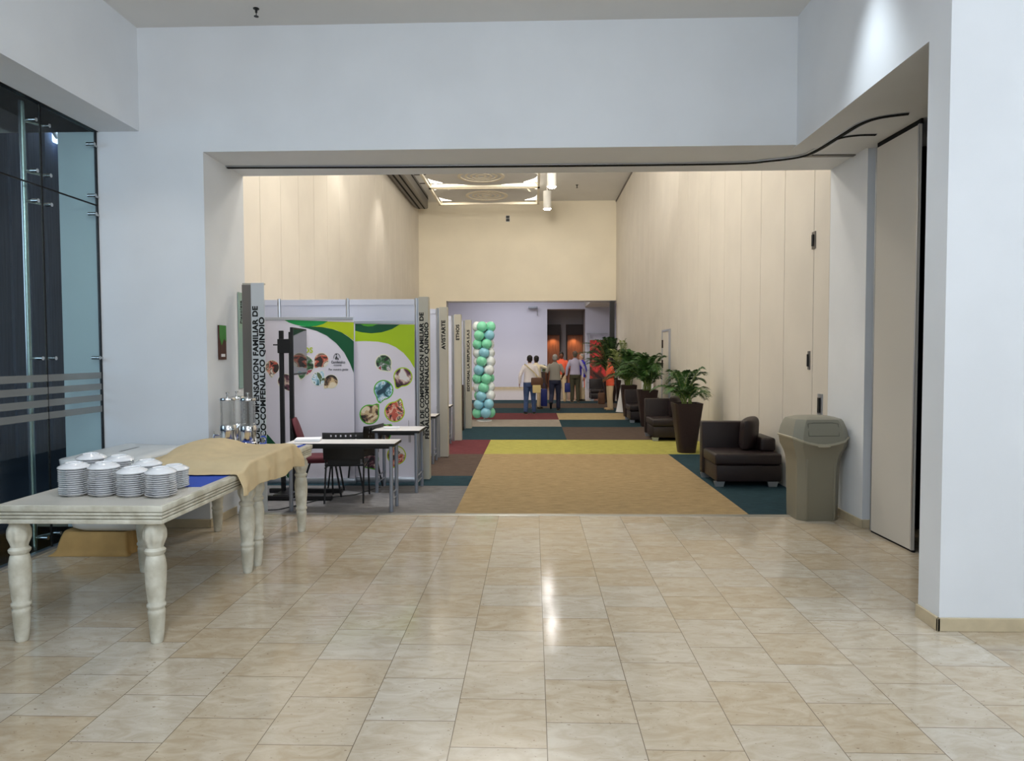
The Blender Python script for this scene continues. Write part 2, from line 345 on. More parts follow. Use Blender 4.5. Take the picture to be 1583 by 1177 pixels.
# stone skirting
def skirt(x0, x1, y0, y1, name): struct(MB().box(x0, x1, y0, y1, 0, .085, .004).build(name, 'baseboard_stone'))
skirt(-4.33, -3.27, YF-.02, YF-.001, 'baseboard_front'); skirt(-3.268, -3.25, YF-.02, 7.5, 'baseboard_left')
skirt(XR-.02, XR-.001, 6.98, YB, 'baseboard_jamb'); skirt(XR, XR+.10, 6.98, 6.999, 'baseboard_pillar')
skirt(2.53, 2.549, 4.38, 4.64, 'baseboard_column'); skirt(2.53, 7.5, 4.38, 4.399, 'baseboard_right')
# ceiling tracks of the folding partition
def track(name, pts, w=.03):
    P = [at_z(a, b, ZH-.012) for a, b in pts]
    Q = []
    for i in range(len(P)-1):
        p0 = P[max(i-1, 0)]; p1 = P[i]; p2 = P[i+1]; p3 = P[min(i+2, len(P)-1)]
        for t in range(6):
            t /= 6; Q.append(.5*((2*p1)+(p2-p0)*t+(2*p0-5*p1+4*p2-p3)*t*t+(3*p1-p0-3*p2+p3)*t**3))
    Q.append(P[-1]); ra = []; n = len(Q)
    for off, z0, z1, mm, nm in ((w, -.0, .008, 'alu', 'trim_track'), (w*.45, -.006, .001, 'black_void', 'slot')):
        rs = []
        for i, p in enumerate(Q):
            d = (Q[min(i+1, n-1)]-Q[max(i-1, 0)]); d.z = 0; d.normalize(); sd = Vector((-d.y, d.x, 0))*off
            rs.append([p+sd+Vector((0, 0, z0)), p-sd+Vector((0, 0, z0)), p-sd+Vector((0, 0, z1)), p+sd+Vector((0, 0, z1))])
        o = MB().rings(rs).build(nm, mm, ra[0] if ra else None)
        if not ra: struct(o); ra.append(o)
track('trim_1', [(347, 259.5), (700, 258), (1100, 254), (1190, 249), (1240, 242), (1266, 231), (1300, 210), (1330, 192), (1360, 182), (1405, 176)], .045)
track('trim_2', [(1290, 216), (1308, 211.5), (1330, 209), (1354, 208.5)], .03)
struct(MB().box(2.72, XR-.01, 7.24, 7.30, ZH-.012, ZH-.001).build('trim_3', 'dark_alu'))
# folded partition parked in the niche
fp = thing('folding_partition', 'tall beige folding partition panel parked in the dark niche beside the white column', 'partition')
mb = MB()
P0 = Vector((3.284, 6.84, 0)); P1 = Vector((3.305, 6.13, 0)); nrm = Vector((.999, .054, 0))
def slab(mb, a, b, th, z0, z1):
    d = (b-a).normalized(); nn = Vector((-d.y, d.x, 0)); nn = nn if nn.x > 0 else -nn
    mb.rings([[p+Vector((0, 0, z)) for p in (a, b, b+nn*th, a+nn*th)] for z in (z0, z1)])
slab(mb, P0, P1, .02, .02, 3.70); mb.build('panel', 'cream_panel_cool' if 'cream_panel_cool' in MAT else 'soffit_paint', fp)
for a, b in ((P0, P0+(P1-P0)*.02), (P1+(P0-P1)*.03, P1)):
    mb = MB(); slab(mb, a+Vector((-.004, 0, 0)), b+Vector((-.004, 0, 0)), .027, .02, 3.705); mb.build('edge_trim', 'alu', fp)
mb = MB(); slab(mb, P0+Vector((.01, 0, 0)), P1+Vector((.01, 0, 0)), .02, 0, .02); mb.build('floor_seal', 'black_void', fp)
mb = MB(); slab(mb, P0+Vector((.01, 0, 0)), P1+Vector((.01, 0, 0)), .02, 3.705, 3.749); mb.build('top_seal', 'black_void', fp)
# sprinkler
sp_ = thing('sprinkler', 'small dark sprinkler head on the white hall ceiling near the top edge', 'sprinkler', at_z(396, 13, 4.98))
MB().lathe([(.028, 0), (.028, -.006), (.012, -.01), (.01, -.04)], 12).build('base', 'black_metal', sp_, 40)
MB().lathe([(.004, -.04), (.004, -.07), (.022, -.072), (.022, -.076)], 12).build('deflector', 'black_metal', sp_, 40)

# glass wall on the left
GX = -4.35
gw = struct(bpy.data.objects.new('window_1', None)); C.objects.link(gw)
zt = 3.965
for y0, y1, z0, z1 in ((-5.1, 4.62, 0.02, 3.235), (-5.1, 4.62, 3.245, zt), (4.63, 6.10, .02, 3.235), (4.63, 6.10, 3.245, zt), (6.11, 6.895, .02, 3.235), (6.11, 6.895, 3.245, zt)):
    MB().box(GX-.006, GX+.006, y0, y1, z0, z1).build('glass_pane', 'green_glass', gw)
mb = MB()
for y in (4.625, 6.105): mb.box(GX-.007, GX+.007, y-.006, y+.006, .02, zt)
mb.box(GX-.007, GX+.007, -5.1, 6.895, 3.234, 3.246)
mb.build('silicone_joint', 'black_void', gw)
struct(MB().box(GX-.03, GX+.03, -5.1, 6.89, 0, .02).build('floor_channel', 'alu')).parent = gw
MB().box(GX-.03, GX+.03, -5.1, 6.89, zt, 3.97).build('top_channel', 'black_metal', gw)
MB().box(GX-.01, GX+.01, 6.88, 6.899, 0, zt).build('edge_seal', 'black_metal', gw)
for i in range(4):
    z1 = 1.575-i*.112
    MB().box(GX+.0065, GX+.0075, -5.1, 6.10, z1-.062, z1).build('frosted_stripe', 'frost', gw)
    MB().box(GX+.0065, GX+.0075, 6.112, 6.88, z1-.062, z1).build('frosted_stripe', 'frost', gw)
for yy in (4.55, 6.02):
    MB().lathe([(.026, 0), (.026, 3.96)], 16, (GX-.10, yy, 0)).build('mullion_tube', 'steel', gw, 40)
    for z in (.12, 1.72, 3.10, 3.36, 3.80):
        for dy in (0, .17):
            mb = MB(); mb.tube([(GX-.10, yy+.02, z), (GX-.03, yy+dy, z)], .010); mb.tube([(GX-.03, yy+dy, z), (GX+.03, yy+dy, z)], .018, 12)
            mb.build('spider_clip', 'steel', gw, 40)
for z in (.12, 1.72, 3.14, 3.32, 3.82):
    MB().tube([(GX-.03, 6.80, z), (GX+.05, 6.80, z)], .018, 12).build('spider_clip', 'steel', gw, 40)
    MB().box(GX-.02, GX+.02, 6.80, 6.895, z-.01, z+.01).build('spider_clip', 'steel', gw)
# outside the glass
struct(MB().box(-16, GX-.85, -8, 14, -.12, -.04).build('ground', 'out_ground'))
struct(MB().box(GX-.85, GX-.03, -5.2, 6.9, -.1, -.0).build('ground_sill', 'out_ground'))
mb = MB(); mb.box(-9.2, -9.0, -8, 14, -.04, 7)
for i in range(50): mb.box(-9.0, -8.95, -8+i*.44, -7.8+i*.44, -.04, 7)
struct(mb.build('wall_outside', 'out_wall'))
struct(MB().box(-6.2, GX-.02, 2.0, 6.9, 3.97, 4.1).build('soffit_outside', 'soffit_paint'))
ol = thing('outdoor_lamp', 'small glowing floodlight on a white bracket seen high through the green glass', 'lamp', (-8.93, 12.95, 5.7))
MB().box(0, .3, -.12, .12, 0, .4, .03).build('lamp_head', 'out_glow', ol, 30)
MB().tube([(.1, 0, 0), (.1, -.7, .6)], .04).build('bracket', 'lamp_white', ol, 40)
oc = thing('outdoor_chair', 'dim metal chair standing outside behind the glass wall', 'chair', (-5.9, 6.2, -.04), .6)
for x in (-.2, .2):
    for y in (-.2, .2): MB().tube([(x*1.15, y*1.15, 0), (x, y, .45)], .014).build('leg', 'grey_leg', oc, 40)
MB().box(-.22, .22, -.22, .22, .45, .48, .01).build('seat', 'grey_leg', oc, 30)
mb = MB(); mb.tube([(-.2, .2, .47), (-.19, .24, .9), (.19, .24, .9), (.2, .2, .47)], .014); mb.box(-.19, .19, .22, .24, .7, .88)
mb.build('backrest', 'grey_leg', oc, 40)
ot = thing('outdoor_table', 'dark round table outside behind the glass wall beside the metal chair', 'table', (-6.6, 5.3, -.04))
MB().lathe([(.4, .72), (.4, .75)], 32).build('tabletop', 'grey_leg', ot, 40)
MB().lathe([(.25, 0), (.25, .02), (.03, .04), (.03, .72)], 20).build('pedestal', 'black_metal', ot, 40)

# wall items by the left jamb
ws = thing('wall_plaque', 'small upright brown plaque with green leaf top on the left jamb', 'sign', (-3.268, 7.22, 1.725))
MB().box(0, .018, -.08, .08, -.03, .33, .002).build('board', 'sign_brown', ws)
MB().prism([(-.079, .329), (-.079, .20), (-.03, .12), (.02, .19), (.079, .16), (.079, .329)], 'x', .018, .0195).build('leaf_print', 'sign_green', ws)
MB().box(.018, .0195, -.045, .045, .0, .03).build('caption', 'paper', ws)
gp = thing('directory_plate', 'tall narrow glass plate with small lettering on the left jamb', 'sign', (-3.268, 7.70, 1.37))
MB().box(.001, .008, -.06, .06, 0, 1.07, .002).build('plate', 'sign_glass', gp)
text_mesh('lettering', 'Plazoleta', .07, 'black_text', gp, basis((0, 0, 1), (0, -1, 0), (.009, .03, .72)))

# ------------------------------------------------------------------ setting: the corridor
mb = MB(); mb.box(-3.27, XR, 7.46, 7.54, -.05, .006, .002); struct(mb.build('trim_threshold', 'threshold_metal'))
def carp(name, x0, x1, y0, y1, m, z=.004): struct(MB().box(x0, x1, y0, y1, -.1, z).build(name, m))
sx = -.86; k = 0
struct(MB().box(-5, 4.4, 7.5, 26.2, -.15, -.1).build('floor_base', 'c_brown'))
for (x0, x1, y0, y1, m) in [
    (-5, sx, 7.54, 9.12, 'c_grey'), (-5, sx, 9.12, 9.88, 'c_teal'), (-5, sx, 9.88, 12.04, 'c_brown'), (-5, sx, 12.04, 14.05, 'c_maroon'),
    (sx, 2.33, 7.54, 12.06, 'c_beige'), (2.33, 4.4, 7.54, 12.06, 'c_teal'), (sx, 4.4, 12.06, 14.05, 'c_yellow'),
    (-5, .68, 14.05, 16.6, 'c_teal'), (.68, 4.4, 14.05, 16.5, 'c_brown'),
    (-5, .68, 16.6, 18.4, 'c_stone'), (.68, 4.4, 16.5, 18.35, 'c_teal'),
    (-5, .68, 18.4, 20.4, 'c_maroon'), (.68, 4.4, 18.35, 20.4, 'c_sand'),
    (-5, 4.4, 20.4, 22.3, 'c_teal'), (-5, 4.4, 22.3, 24.4, 'c_brown'), (-5, 1.0, 24.4, 26.2, 'c_teal'), (1.0, 4.4, 24.4, 25.6, 'c_teal')]:
    k += 1; carp('floor_carpet_%d' % k, x0, x1, y0, y1, m)
struct(MB().box(1.0, 4.4, 25.6, 26.2, -.1, .006).build('trim_stone_strip', 'baseboard_stone'))
struct(MB().box(-9, 9, 26.2, 36, -.1, .002).build('floor_lobby', 'travertine'))
def panel_wall(name, x0, x1, ys, xb):
    mb = MB()
    for a, b in zip(ys, ys[1:]): mb.box(min(x0, x1), max(x0, x1), a+.007, b-.007, 0, ZC, .003, 1)
    o = struct(mb.build(name, 'cream_panel')); b = MB().box(min(x1, xb), max(x1, xb), ys[0], ys[-1], 0, ZC).build('backing', 'panel_gap', o)
ysr = [YB, 8.29] + [8.29+.957*i for i in range(1, 20)] + [27.1, YE]
panel_wall('wall_corridor_right', XR, XR+.05, ysr, XR+.12)
ysl = [YB, 8.68, 9.63, 10.59] + [11.545+.957*i for i in range(0, 17)] + [YE]
panel_wall('wall_corridor_left', XL, XL-.05, ysl, XL-.12)
mb = MB(); mb.box(XL-.1, -3.42, YE, YE+.3, 0, ZC); mb.box(-3.42, XR, YE, YE+.3, 3.83, ZC)
struct(mb.build('wall_far', 'cream_wall'))
mb = MB(); mb.box(-3.44, -3.40, YE-.015, YE+.3, 0, 3.85); mb.box(-3.44, XR, YE-.015, YE+.3, 3.80, 3.84); struct(mb.build('trim_far_opening', 'dark_alu'))
struct(MB().box(XL-.1, XR+.1, YB, YE, ZC, ZC+.1).build('ceiling_corridor', 'ceiling_paint'))
mb = MB(); mb.box(XL-.1, XR+.1, YF+.3, YB, 4.98, ZC+.1); struct(mb.build('wall_above_opening', 'white_paint'))
# boxed rail along the left wall
mb = MB(); mb.prism([(XL+.02, 7.74), (XL+.02, 7.33), (-4.38, 7.26), (-4.02, 7.26), (-3.98, 7.30), (-3.98, 7.74)], 'y', 9, 26.6)
struct(mb.build('trim_rail', 'dark_alu'))
mb = MB(); mb.box(-4.33, -4.27, 9, 26.58, 7.25, 7.262); mb.box(-4.13, -4.08, 9, 26.58, 7.25, 7.262); mb.box(-3.981, -3.975, 9, 26.6, 7.60, 7.66); struct(mb.build('trim_rail_slot', 'black_void'))
struct(MB().box(XR-.03, XR-.001, YB, YE, ZC-.06, ZC-.001).build('trim_right_top', 'dark_alu'))
mb = MB(); mb.box(-3.9, .3, 21, 21.03, ZC-.006, ZC-.001)
for y in (22.2, 23.4, 24.6): mb.box(-3.97, -3.4, y, y+.12, ZC-.006, ZC-.001)
struct(mb.build('trim_ceiling_slots', 'vent_dark'))
# small wall items
def small(name, label, cat, y, z, w=.09, h=.16, m='dark_alu'):
    t = thing(name, label, cat, (XR, y, z)); MB().box(-.012, -.0005, -w/2, w/2, -h/2, h/2, .002).build('plate', m, t)
    MB().box(-.03, -.012, -w/5, w/5, -h/3, h/3, .004).build('latch', 'black_metal', t); return t
small('panel_latch', 'dark metal latch high on the right cream panel wall near the jamb', 'latch', 8.28, 3.06, .10, .2)
small('panel_latch', 'dark metal latch at head height on the right cream panel wall', 'latch', 8.38, 1.66, .06, .22)
small('panel_latch', 'metal lock plate above the grey trash bin on the cream panel wall', 'latch', 8.04, 1.15, .13, .26, 'alu')
pd = thing('pass_door', 'narrow cream pass door with metal edge set in the right panel wall', 'door', (XR, 17.2, 0))
MB().box(-.03, -.001, -.42, .42, .01, 2.28, .003).build('leaf', 'cream_panel', pd)
mb = MB(); mb.box(-.045, -.001, -.47, -.42, 0, 2.33); mb.box(-.045, -.001, .42, .47, 0, 2.33); mb.box(-.045, -.001, -.42, .42, 2.28, 2.33); mb.build('frame', 'alu', pd)
for z in (2.0, 1.5): MB().box(-.06, -.03, .33, .40, z-.12, z+.08, .004).build('hinge', 'dark_brown_lam', pd)
sd = thing('wall_speaker', 'tiny black double square device high on the cream far wall', 'speaker', at_y(785, 338, YE-.05))
for z in (-.06, .06): MB().box(-.07, .07, -.03, .05, z-.05, z+.05, .006).build('grille', 'black_metal', sd)
MB().box(-.085, .085, .02, .048, -.13, .13, .004).build('back_plate', 'lamp_white', sd)

# ceiling light frames with round air vents
def lightframe(loc, label):
    t = thing('ceiling_light_frame', label, 'ceiling light', loc, 0, 'square tube light frames on the corridor ceiling')
    W, D = 1.76, 1.2
    mb = MB(); r = .035
    for a, b in (((-W, -D), (W, -D)), ((W, -D), (W, D)), ((W, D), (-W, D)), ((-W, D), (-W, -D))): mb.box(min(a[0], b[0])-r, max(a[0], b[0])+r, min(a[1], b[1])-r, max(a[1], b[1])+r, -r, r)
    mb.build('frame', 'frame_cream', t)
    for i in (-1, 1):
        for j in (-1, 1):
            MB().tube([(i*W, j*D, 0), (i*(W-.45), j*(D-.45), .54)], .03).build('strut', 'frame_cream', t, 40)
            # glowing corner reflector, concave triangle beside the sail
            pts = [(i*(W-.05), j*(D-.05))]; n = 10
            for q in range(n+1):
                u = q/n; x = i*((W-.05)*(1-u)+.55*u); y = j*(D-.05-(1-u)*.0 if False else (D-.05)-(D-.55)*(1-u)*(1-u)*1.0); pts.append((x, y))
            MB().prism(pts, 'z', .10, .13).build('corner_diffuser', 'lamp_glow', t)
    # sail: concave sided square sheet
    ring = []
    for (ax, ay), (bx, by) in (((-W, -D), (W, -D)), ((W, -D), (W, D)), ((W, D), (-W, D)), ((-W, D), (-W, -D))):
        for q in range(12):
            u = q/12; x = ax+(bx-ax)*u; y = ay+(by-ay)*u; k = 1-.26*abs(math.cos(PI*u))**2
            ring.append((x*.97*k, y*.97*k))
    mb = MB(); cx = [Vector((x, y, .02)) for x, y in ring]; rs = [cx] + [[Vector((x*f, y*f, .02+.12*(1-f))) for x, y in ring] for f in (.75, .5, .25)]
    mb.rings(rs); mb.build('sail_panel', 'ceiling_paint', t, 50)
    v = MB().lathe([(.72, .05), (.72, .0), (.62, .0), (.62, .06)], 32, cap=False).build('vent_ring', 'frame_cream', t, 40)
    for r0 in (.50, .34, .18): MB().lathe([(r0, .07), (r0, .01), (r0-.06, .01), (r0-.06, .07)], 32, cap=False).build('vent_ring', 'frame_cream', t, 40)
    MB().lathe([(.62, .055), (.62, .06)], 32).build('vent_cone', 'vent_dark', t, 40)
    return t
lightframe((-1.57, 23.93, 7.12), 'farther square white light frame with round air vent on the corridor ceiling')
lightframe((-1.57, 21.35, 7.12), 'nearer square white light frame with round air vent, partly cut off by header')
for (px, py, lab) in ((846, 322, 'white cylinder downlight glowing lower, the farther of the two'), (853, 288, 'white cylinder downlight glowing higher, the nearer of the two')):
    zz = 6.9; P = at_z(px, py+1, zz)
    t = thing('cylinder_downlight', lab, 'ceiling lamp', P, 0, 'white cylinder downlights')
    MB().lathe([(.135, .03), (.135, .0), (.145, 0), (.145, .62), (.02, .64), (.02, ZC-zz)], 24).build('housing', 'lamp_white', t, 40)
    MB().lathe([(.132, .0), (.10, -.03), (.04, -.045)], 24).build('lens', 'spot_glow', t, 40)
    spot('downlight_beam', (P.x, P.y, P.z-.06), 60, NEUT, 90, .6, .1)
for (px, py) in ((892, 286), (680, 271)):
    t = thing('sprinkler', 'tiny sprinkler on the %s part of the corridor ceiling' % ('right' if px > 800 else 'left'), 'sprinkler', at_z(px, py, ZC-.001))
    MB().lathe([(.05, 0), (.05, -.01), (.015, -.015), (.015, -.10), (.04, -.105)], 10).build('head', 'black_metal', t, 40)

# ------------------------------------------------------------------ setting: the lobby beyond
YW = 34.5
mb = MB(); mb.box(-9, .70, YW, YW+.3, 0, 5.2); mb.box(.70, 2.58, YW, YW+.3, 3.94, 5.2); mb.box(2.58, 9, YW, YW+.3, 0, 5.2)
struct(mb.build('wall_lobby', 'lobby_paint'))
mb = MB(); mb.box(-9.2, -9, 28, YW+.3, 0, 5.2); mb.box(9, 9.2, 28, YW+.3, 0, 5.2); mb.box(-9, XL, YE+.1, YE+.3, 0, 5.2); mb.box(XR+.12, 9, YE+.1, YE+.3, 0, 5.2)
struct(mb.build('wall_lobby_sides', 'lobby_paint'))
struct(MB().box(-9, 9, YE+.3, YW+.3, 5.1, 5.3).build('ceiling_lobby', 'lobby_paint'))
struct(MB().box(2.55, 3.75, 31.5, YW, 4.02, 5.1).build('ceiling_lobby_drop', 'soffit_paint'))
struct(MB().box(-9, .70, YW-.02, YW-.001, 0, .10).build('baseboard_lobby', 'baseboard_stone'))
mb = MB(); mb.box(.70, 2.58, 36.2, 36.3, 0, 4); mb.box(.62, .70, YW+.3, 36.2, 0, 4); mb.box(2.58, 2.66, YW+.3, 36.2, 0, 4); mb.box(.70, 2.58, YW+.3, 36.3, 3.94, 4.04)
struct(mb.build('wall_alcove', 'niche_grey'))
for x0, x1 in ((.72, 1.42), (1.70, 2.55)):
    t = thing('wood_wall_panel', 'tall lit orange wood panel with dark header, %s of the pair in the lobby alcove' % ('left' if x0 < 1 else 'right'), 'wall panel', (0, 36.0, 0))
    MB().box(x0, x1, 0, .19, 0, 2.70, .005).build('panel', 'wood_panel', t)
    MB().box(x0, x1, -.12, .19, 2.70, 3.24, .005).build('header', 'dark_brown_lam', t)
    MB().box(x1-.06 if x0 < 1 else x0, x1 if x0 < 1 else x0+.06, -.10, 0, 0, 2.7, .004).build('side_strip', 'black_metal', t)
    spot('alcove_spot', ((x0+x1)/2-.05, 35.75, 2.66), 38, (1, .66, .38), 120, .8, .05)
pc = thing('camera_dome', 'white security camera on a bracket on the lobby wall', 'camera', at_y(826, 478, YW-.02))
MB().tube([(.15, 0, -.3), (.15, -.12, -.3), (.15, -.2, 0)], .02).build('bracket', 'alu', pc, 40)
MB().box(-.3, .16, -.28, -.14, 0, .12, .02).build('body', 'grey_leg', pc, 40)
struct(MB().box(3.02, 3.20, 27.5, 27.69, 0, 3.80).build('trim_dark_door_edge', 'black_metal'))
rp = thing('roll_up_poster', 'dark and red poster standing by the lobby wall behind the palms', 'poster', (3.22, 33.95, 0))
MB().box(-.46, .46, 0, .02, .05, 2.40).build('print', 'poster_red', rp)
MB().box(-.48, .48, -.08, .1, 0, .05, .01).build('base', 'black_metal', rp)
MB().box(-.47, .47, -.012, .03, 2.40, 2.44).build('top_bar', 'alu', rp)
fs = thing('display_frame', 'small metal display frame with glass panes beside the red poster', 'display', (2.66, 34.4, 0))
for z in (.3, .9, 1.5, 2.1, 2.7): MB().box(-.03, 1.0, -.03, -.01, z, z+.04).build('rail', 'alu', fs)
for x in (-.03, .1): MB().box(x, x+.04, -.03, .01, 0, 2.74).build('upright', 'alu', fs)

# ------------------------------------------------------------------ buffet tables
LEGP = [(.030, 0), (.036, .01), (.040, .05), (.048, .16), (.050, .20), (.046, .205), (.046, .215), (.054, .225), (.054, .24), (.046, .25), (.050, .27), (.058, .36), (.062, .46), (.058, .50), (.052, .53),
        (.046, .54), (.058, .555), (.060, .57), (.046, .585), (.050, .60), (.066, .64), (.068, .66), (.066, .69), (.052, .72), (.048, .73), (.058, .735), (.058, .745)]
def dense(p):
    out = []
    for a, b in zip(p, p[1:]):
        n = max(1, int((b[1]-a[1])/.012))
        for i in range(n): out.append((a[0]+(b[0]-a[0])*i/n, a[1]+(b[1]-a[1])*i/n))
    return out+[p[-1]]
def buffet(label, x0, x1, y0, y1, blue):
    t = thing('buffet_table', label, 'table', ((x0+x1)/2, (y0+y1)/2, 0), 0, 'white buffet tables with turned legs')
    w, d = (x1-x0)/2, (y1-y0)/2
    # moulded edge: stack of slabs whose rims step in and out
    mb = MB()
    z = .742
    for h, inn in ((.026, .004), (.006, .022), (.016, .004), (.005, .02), (.016, .0), (.005, .018), (.034, -.004)):
        mb.box(-w+inn, w-inn, -d+inn, d-inn, z, z+h, .003 if h > .01 else 0, 2); z += h
    mb.build('tabletop', 'table_paint', t, 40)
    MB().box(-w+.012, w-.012, -d+.012, d-.012, z, z+.004).build('surface', 'table_top_white', t)
    if blue: MB().box(-w+blue[0], w-.05, blue[1], blue[2], z+.004, z+.007).build('blue_inlay', 'blue_felt', t)
    leg = None
    for ex in (-1, 1):
        for ey in (-1, 1):
            if leg is None: leg = MB().lathe(dense(LEGP), 48, (0, 0, 0), (.595, .71, 8)).build('leg', 'table_paint', t, 50); o = leg
            else: o = leg.copy(); C.objects.link(o); o.parent = t
            o.location = (ex*(w-.09), ey*(d-.08), 0)
    return t
buffet('white buffet table with fluted edge and turned legs, nearest, carrying the plate stacks', -3.22, -2.20, 4.03, 5.54, (.05, -.17, .70))
buffet('white buffet table behind the first, half under the tan cloth, carrying the drink dispensers', -3.22, -2.20, 5.57, 6.84, (.05, -.55, .60))
TZ = .742+.026+.006+.016+.005+.016+.005+.034+.004   # top surface
# tan cloth draped over both tables
def cloth():
    U, V = 84, 74
    x0, xe, hang = -3.20, -2.19, .15
    sg = lambda q: 1/(1+math.exp(-q))
    L = (xe-x0)+.09+hang
    mb = MB(); rows = []
    def height(x, y):
        shelf = sg((y-5.20)*34)*sg((6.33-y)*30)*sg((x+3.08-.12*sg((5.6-y)*8))*30)
        high = sg((y-5.66)*11)*sg((6.22-y)*30)*sg((-2.64-x)*22)*sg((x+3.02)*16)
        return .066*shelf*(1+.10*math.sin(5*x+3*y)) + .082*high
    for j in range(V+1):
        v = j/V; y = 5.02+1.40*v; row = []
        for i in range(U+1):
            u = i/U; sL = u*L
            yy = y + .02*math.sin(7*u+1)*(1-v) - .02*math.sin(11*u)*v
            x = x0+sL*(1 if sL < xe-x0 else 1)
            wr = .006*noise.noise(Vector((x*7, yy*6, 1)))+.004*noise.noise(Vector((x*18, yy*9, 4)))
            if x <= xe: z = TZ+.010+height(x, yy)+abs(wr)
            else:
                over = x-xe; h0 = height(xe, yy)
                k = 1.0+.12*math.sin(13*v+.6)
                t_ = over/(.09+hang)*(h0+.150*k); fold = math.sin(19*v+1.2)*.5+math.sin(43*v)*.25+.5
                x = xe+.010+(.010+.030*fold)*min(1, t_/.10); z = TZ+.010+h0-t_
            row.append(Vector((x, yy, z)))
        rows.append(row)
    mb.rings(rows, False, False)
    return evaluated('tan_cloth', mb, [('SOLIDIFY', dict(thickness=.006, offset=1)), ('SUBSURF', dict(levels=1))], 'tan_cloth', None)
cl = cloth(); cl.name = 'table_cloth'; tag(cl, 'tan cloth humped over things and hanging off both buffet tables', 'tablecloth')

# ------------------------------------------------------------------ plates
PL = [(.050, 0), (.052, .006), (.062, .007), (.080, .013), (.0915, .0180), (.092, .0195), (.091, .0205), (.085, .0165), (.058, .0105), (.001, .0100)]
pl0 = MB().lathe(PL, 36, cap=False).build('plate', 'porcelain', None, 40)
bowl0 = MB().lathe([(.0935, 0), (.094, .002), (.092, .006), (.085, .012), (.064, .024), (.052, .028), (.050, .033), (.047, .033), (.046, .028), (.001, .029)], 36, cap=False).build('plate_upturned', 'porcelain', None, 40)
STK = [(100, 771, 14, 'leftmost front stack'), (146, 771, 14, 'second front stack from the left'), (191, 772, 12, 'third front stack from the left'), (236, 773, 12, 'rightmost front stack'),
       (126, 757, 15, 'leftmost back stack'), (170, 757, 14, 'second back stack from the left'), (214, 758, 12, 'third back stack from the left'), (256, 760, 10, 'rightmost back stack')]
ORD = ['topmost', 'second from the top', 'third from the top', 'fourth from the top', 'fifth from the top', 'sixth from the top', 'seventh from the top', 'eighth from the top', 'ninth from the top', 'tenth from the top', 'eleventh from the top', 'twelfth from the top', 'thirteenth from the top', 'fourteenth from the top', 'bottom one']
first_p = first_b = True
for px, py, n, lab in STK:
    P = at_z(px, py, TZ); front = py > 765
    cx, cy = P.x, P.y+.10 if front else P.y+.11
    for k in range(n):
        j = n-1-k; top = j == 0
        base = bowl0 if top else pl0
        if top and first_b: o = base; first_b = False
        elif not top and first_p: o = base; first_p = False
        else: o = base.copy(); C.objects.link(o)
        rr = random.Random(int(px*100+k))
        o.location = (cx+rr.uniform(-.0025, .0025), cy+rr.uniform(-.0025, .0025), TZ+.0012+k*.0132 + (.0078 if top else 0)); o.rotation_euler = (0, 0, rr.uniform(0, 6))
        if top: tag(o, 'upturned white plate capping the ' + lab, 'plate', 'white plates stacked on the buffet table')
        else: tag(o, 'white plate, %s, in the %s' % (ORD[j] if k else 'bottom one', lab), 'plate', 'white plates stacked on the buffet table')
        o.name = 'plate'

# ------------------------------------------------------------------ white tub and brown cloth
tub = thing('covered_tub', 'big white plastic-wrapped tub standing behind the plate stacks by the glass wall', 'tub', (-3.73, 6.3, 0))
def rrect(w, d, r, n, z, sag=0):
    out = []
    for q, (sx_, sy_) in enumerate(((1, 1), (-1, 1), (-1, -1), (1, -1))):
        for i in range(n+1):
            a = (q+i/n)*PI/2; out.append(Vector((sx_*(w-r)+r*math.cos(a), sy_*(d-r)+r*math.sin(a), z)))
    return out
mb = MB()
prof = [(.24, .30, .20), (.29, .35, .205), (.34, .40, .24), (.35, .43, .32), (.36, .44, .45), (.37, .45, .60), (.375, .455, .70), (.395, .47, .72), (.395, .47, .78), (.38, .45, .80)]
mb.rings([rrect(a, b, .12, 6, z) for a, b, z in prof]); mb.build('tub_body', 'tub_white', tub, 50)
mb = MB(); rs = [rrect(.395, .47, .13, 8, .79)]
for k in range(9):
    f = k/8; rs.append([v+Vector((0, 0, .052+.035*(1-(1-f)**2)+.018*math.sin(v.x*22)*f*(1-f)*3)) for v in rrect(.40-.28*f**2, .475-.32*f**2, .13, 8, .79)])
mb.rings(rs)
for i in range(5): mb.ell(Vector((-.24+.12*i, -.40, .838)), .055, .05, .03)
mb.build('wrapped_lid', 'tub_white', tub, 60)
bc = MB(); rs = []
for k, (a, z) in enumerate(((.455, .002), (.435, .02), (.42, .05), (.415, .08), (.41, .11), (.405, .15), (.40, .185), (.39, .235), (.30, .25))):
    ring = []
    for i, v in enumerate(rrect(a-.09, a-.24, .07, 14, z)):
        ang = math.atan2(v.y, v.x); wv = (1-z/.26)
        ring.append(v*(1+.09*wv*math.sin(ang*7+1)+.05*wv*math.sin(ang*19)+.05*noise.noise(Vector((v.x*9, v.y*9, z*14)))) + Vector((0, 0, 0)))
        ring[-1].z = z+.008*math.sin(ang*13)*wv*(z > .01)
    rs.append(ring)
bc.rings(rs)
o = bc.build('draped_box', 'brown_cloth', None, 60, loc=(-3.84, 6.09, 0)); tag(o, 'low box draped in brown cloth on the floor under the white tub', 'box')
for v in o.data.vertices: v.co.z = min(v.co.z, .198) if v.co.z > .15 else v.co.z

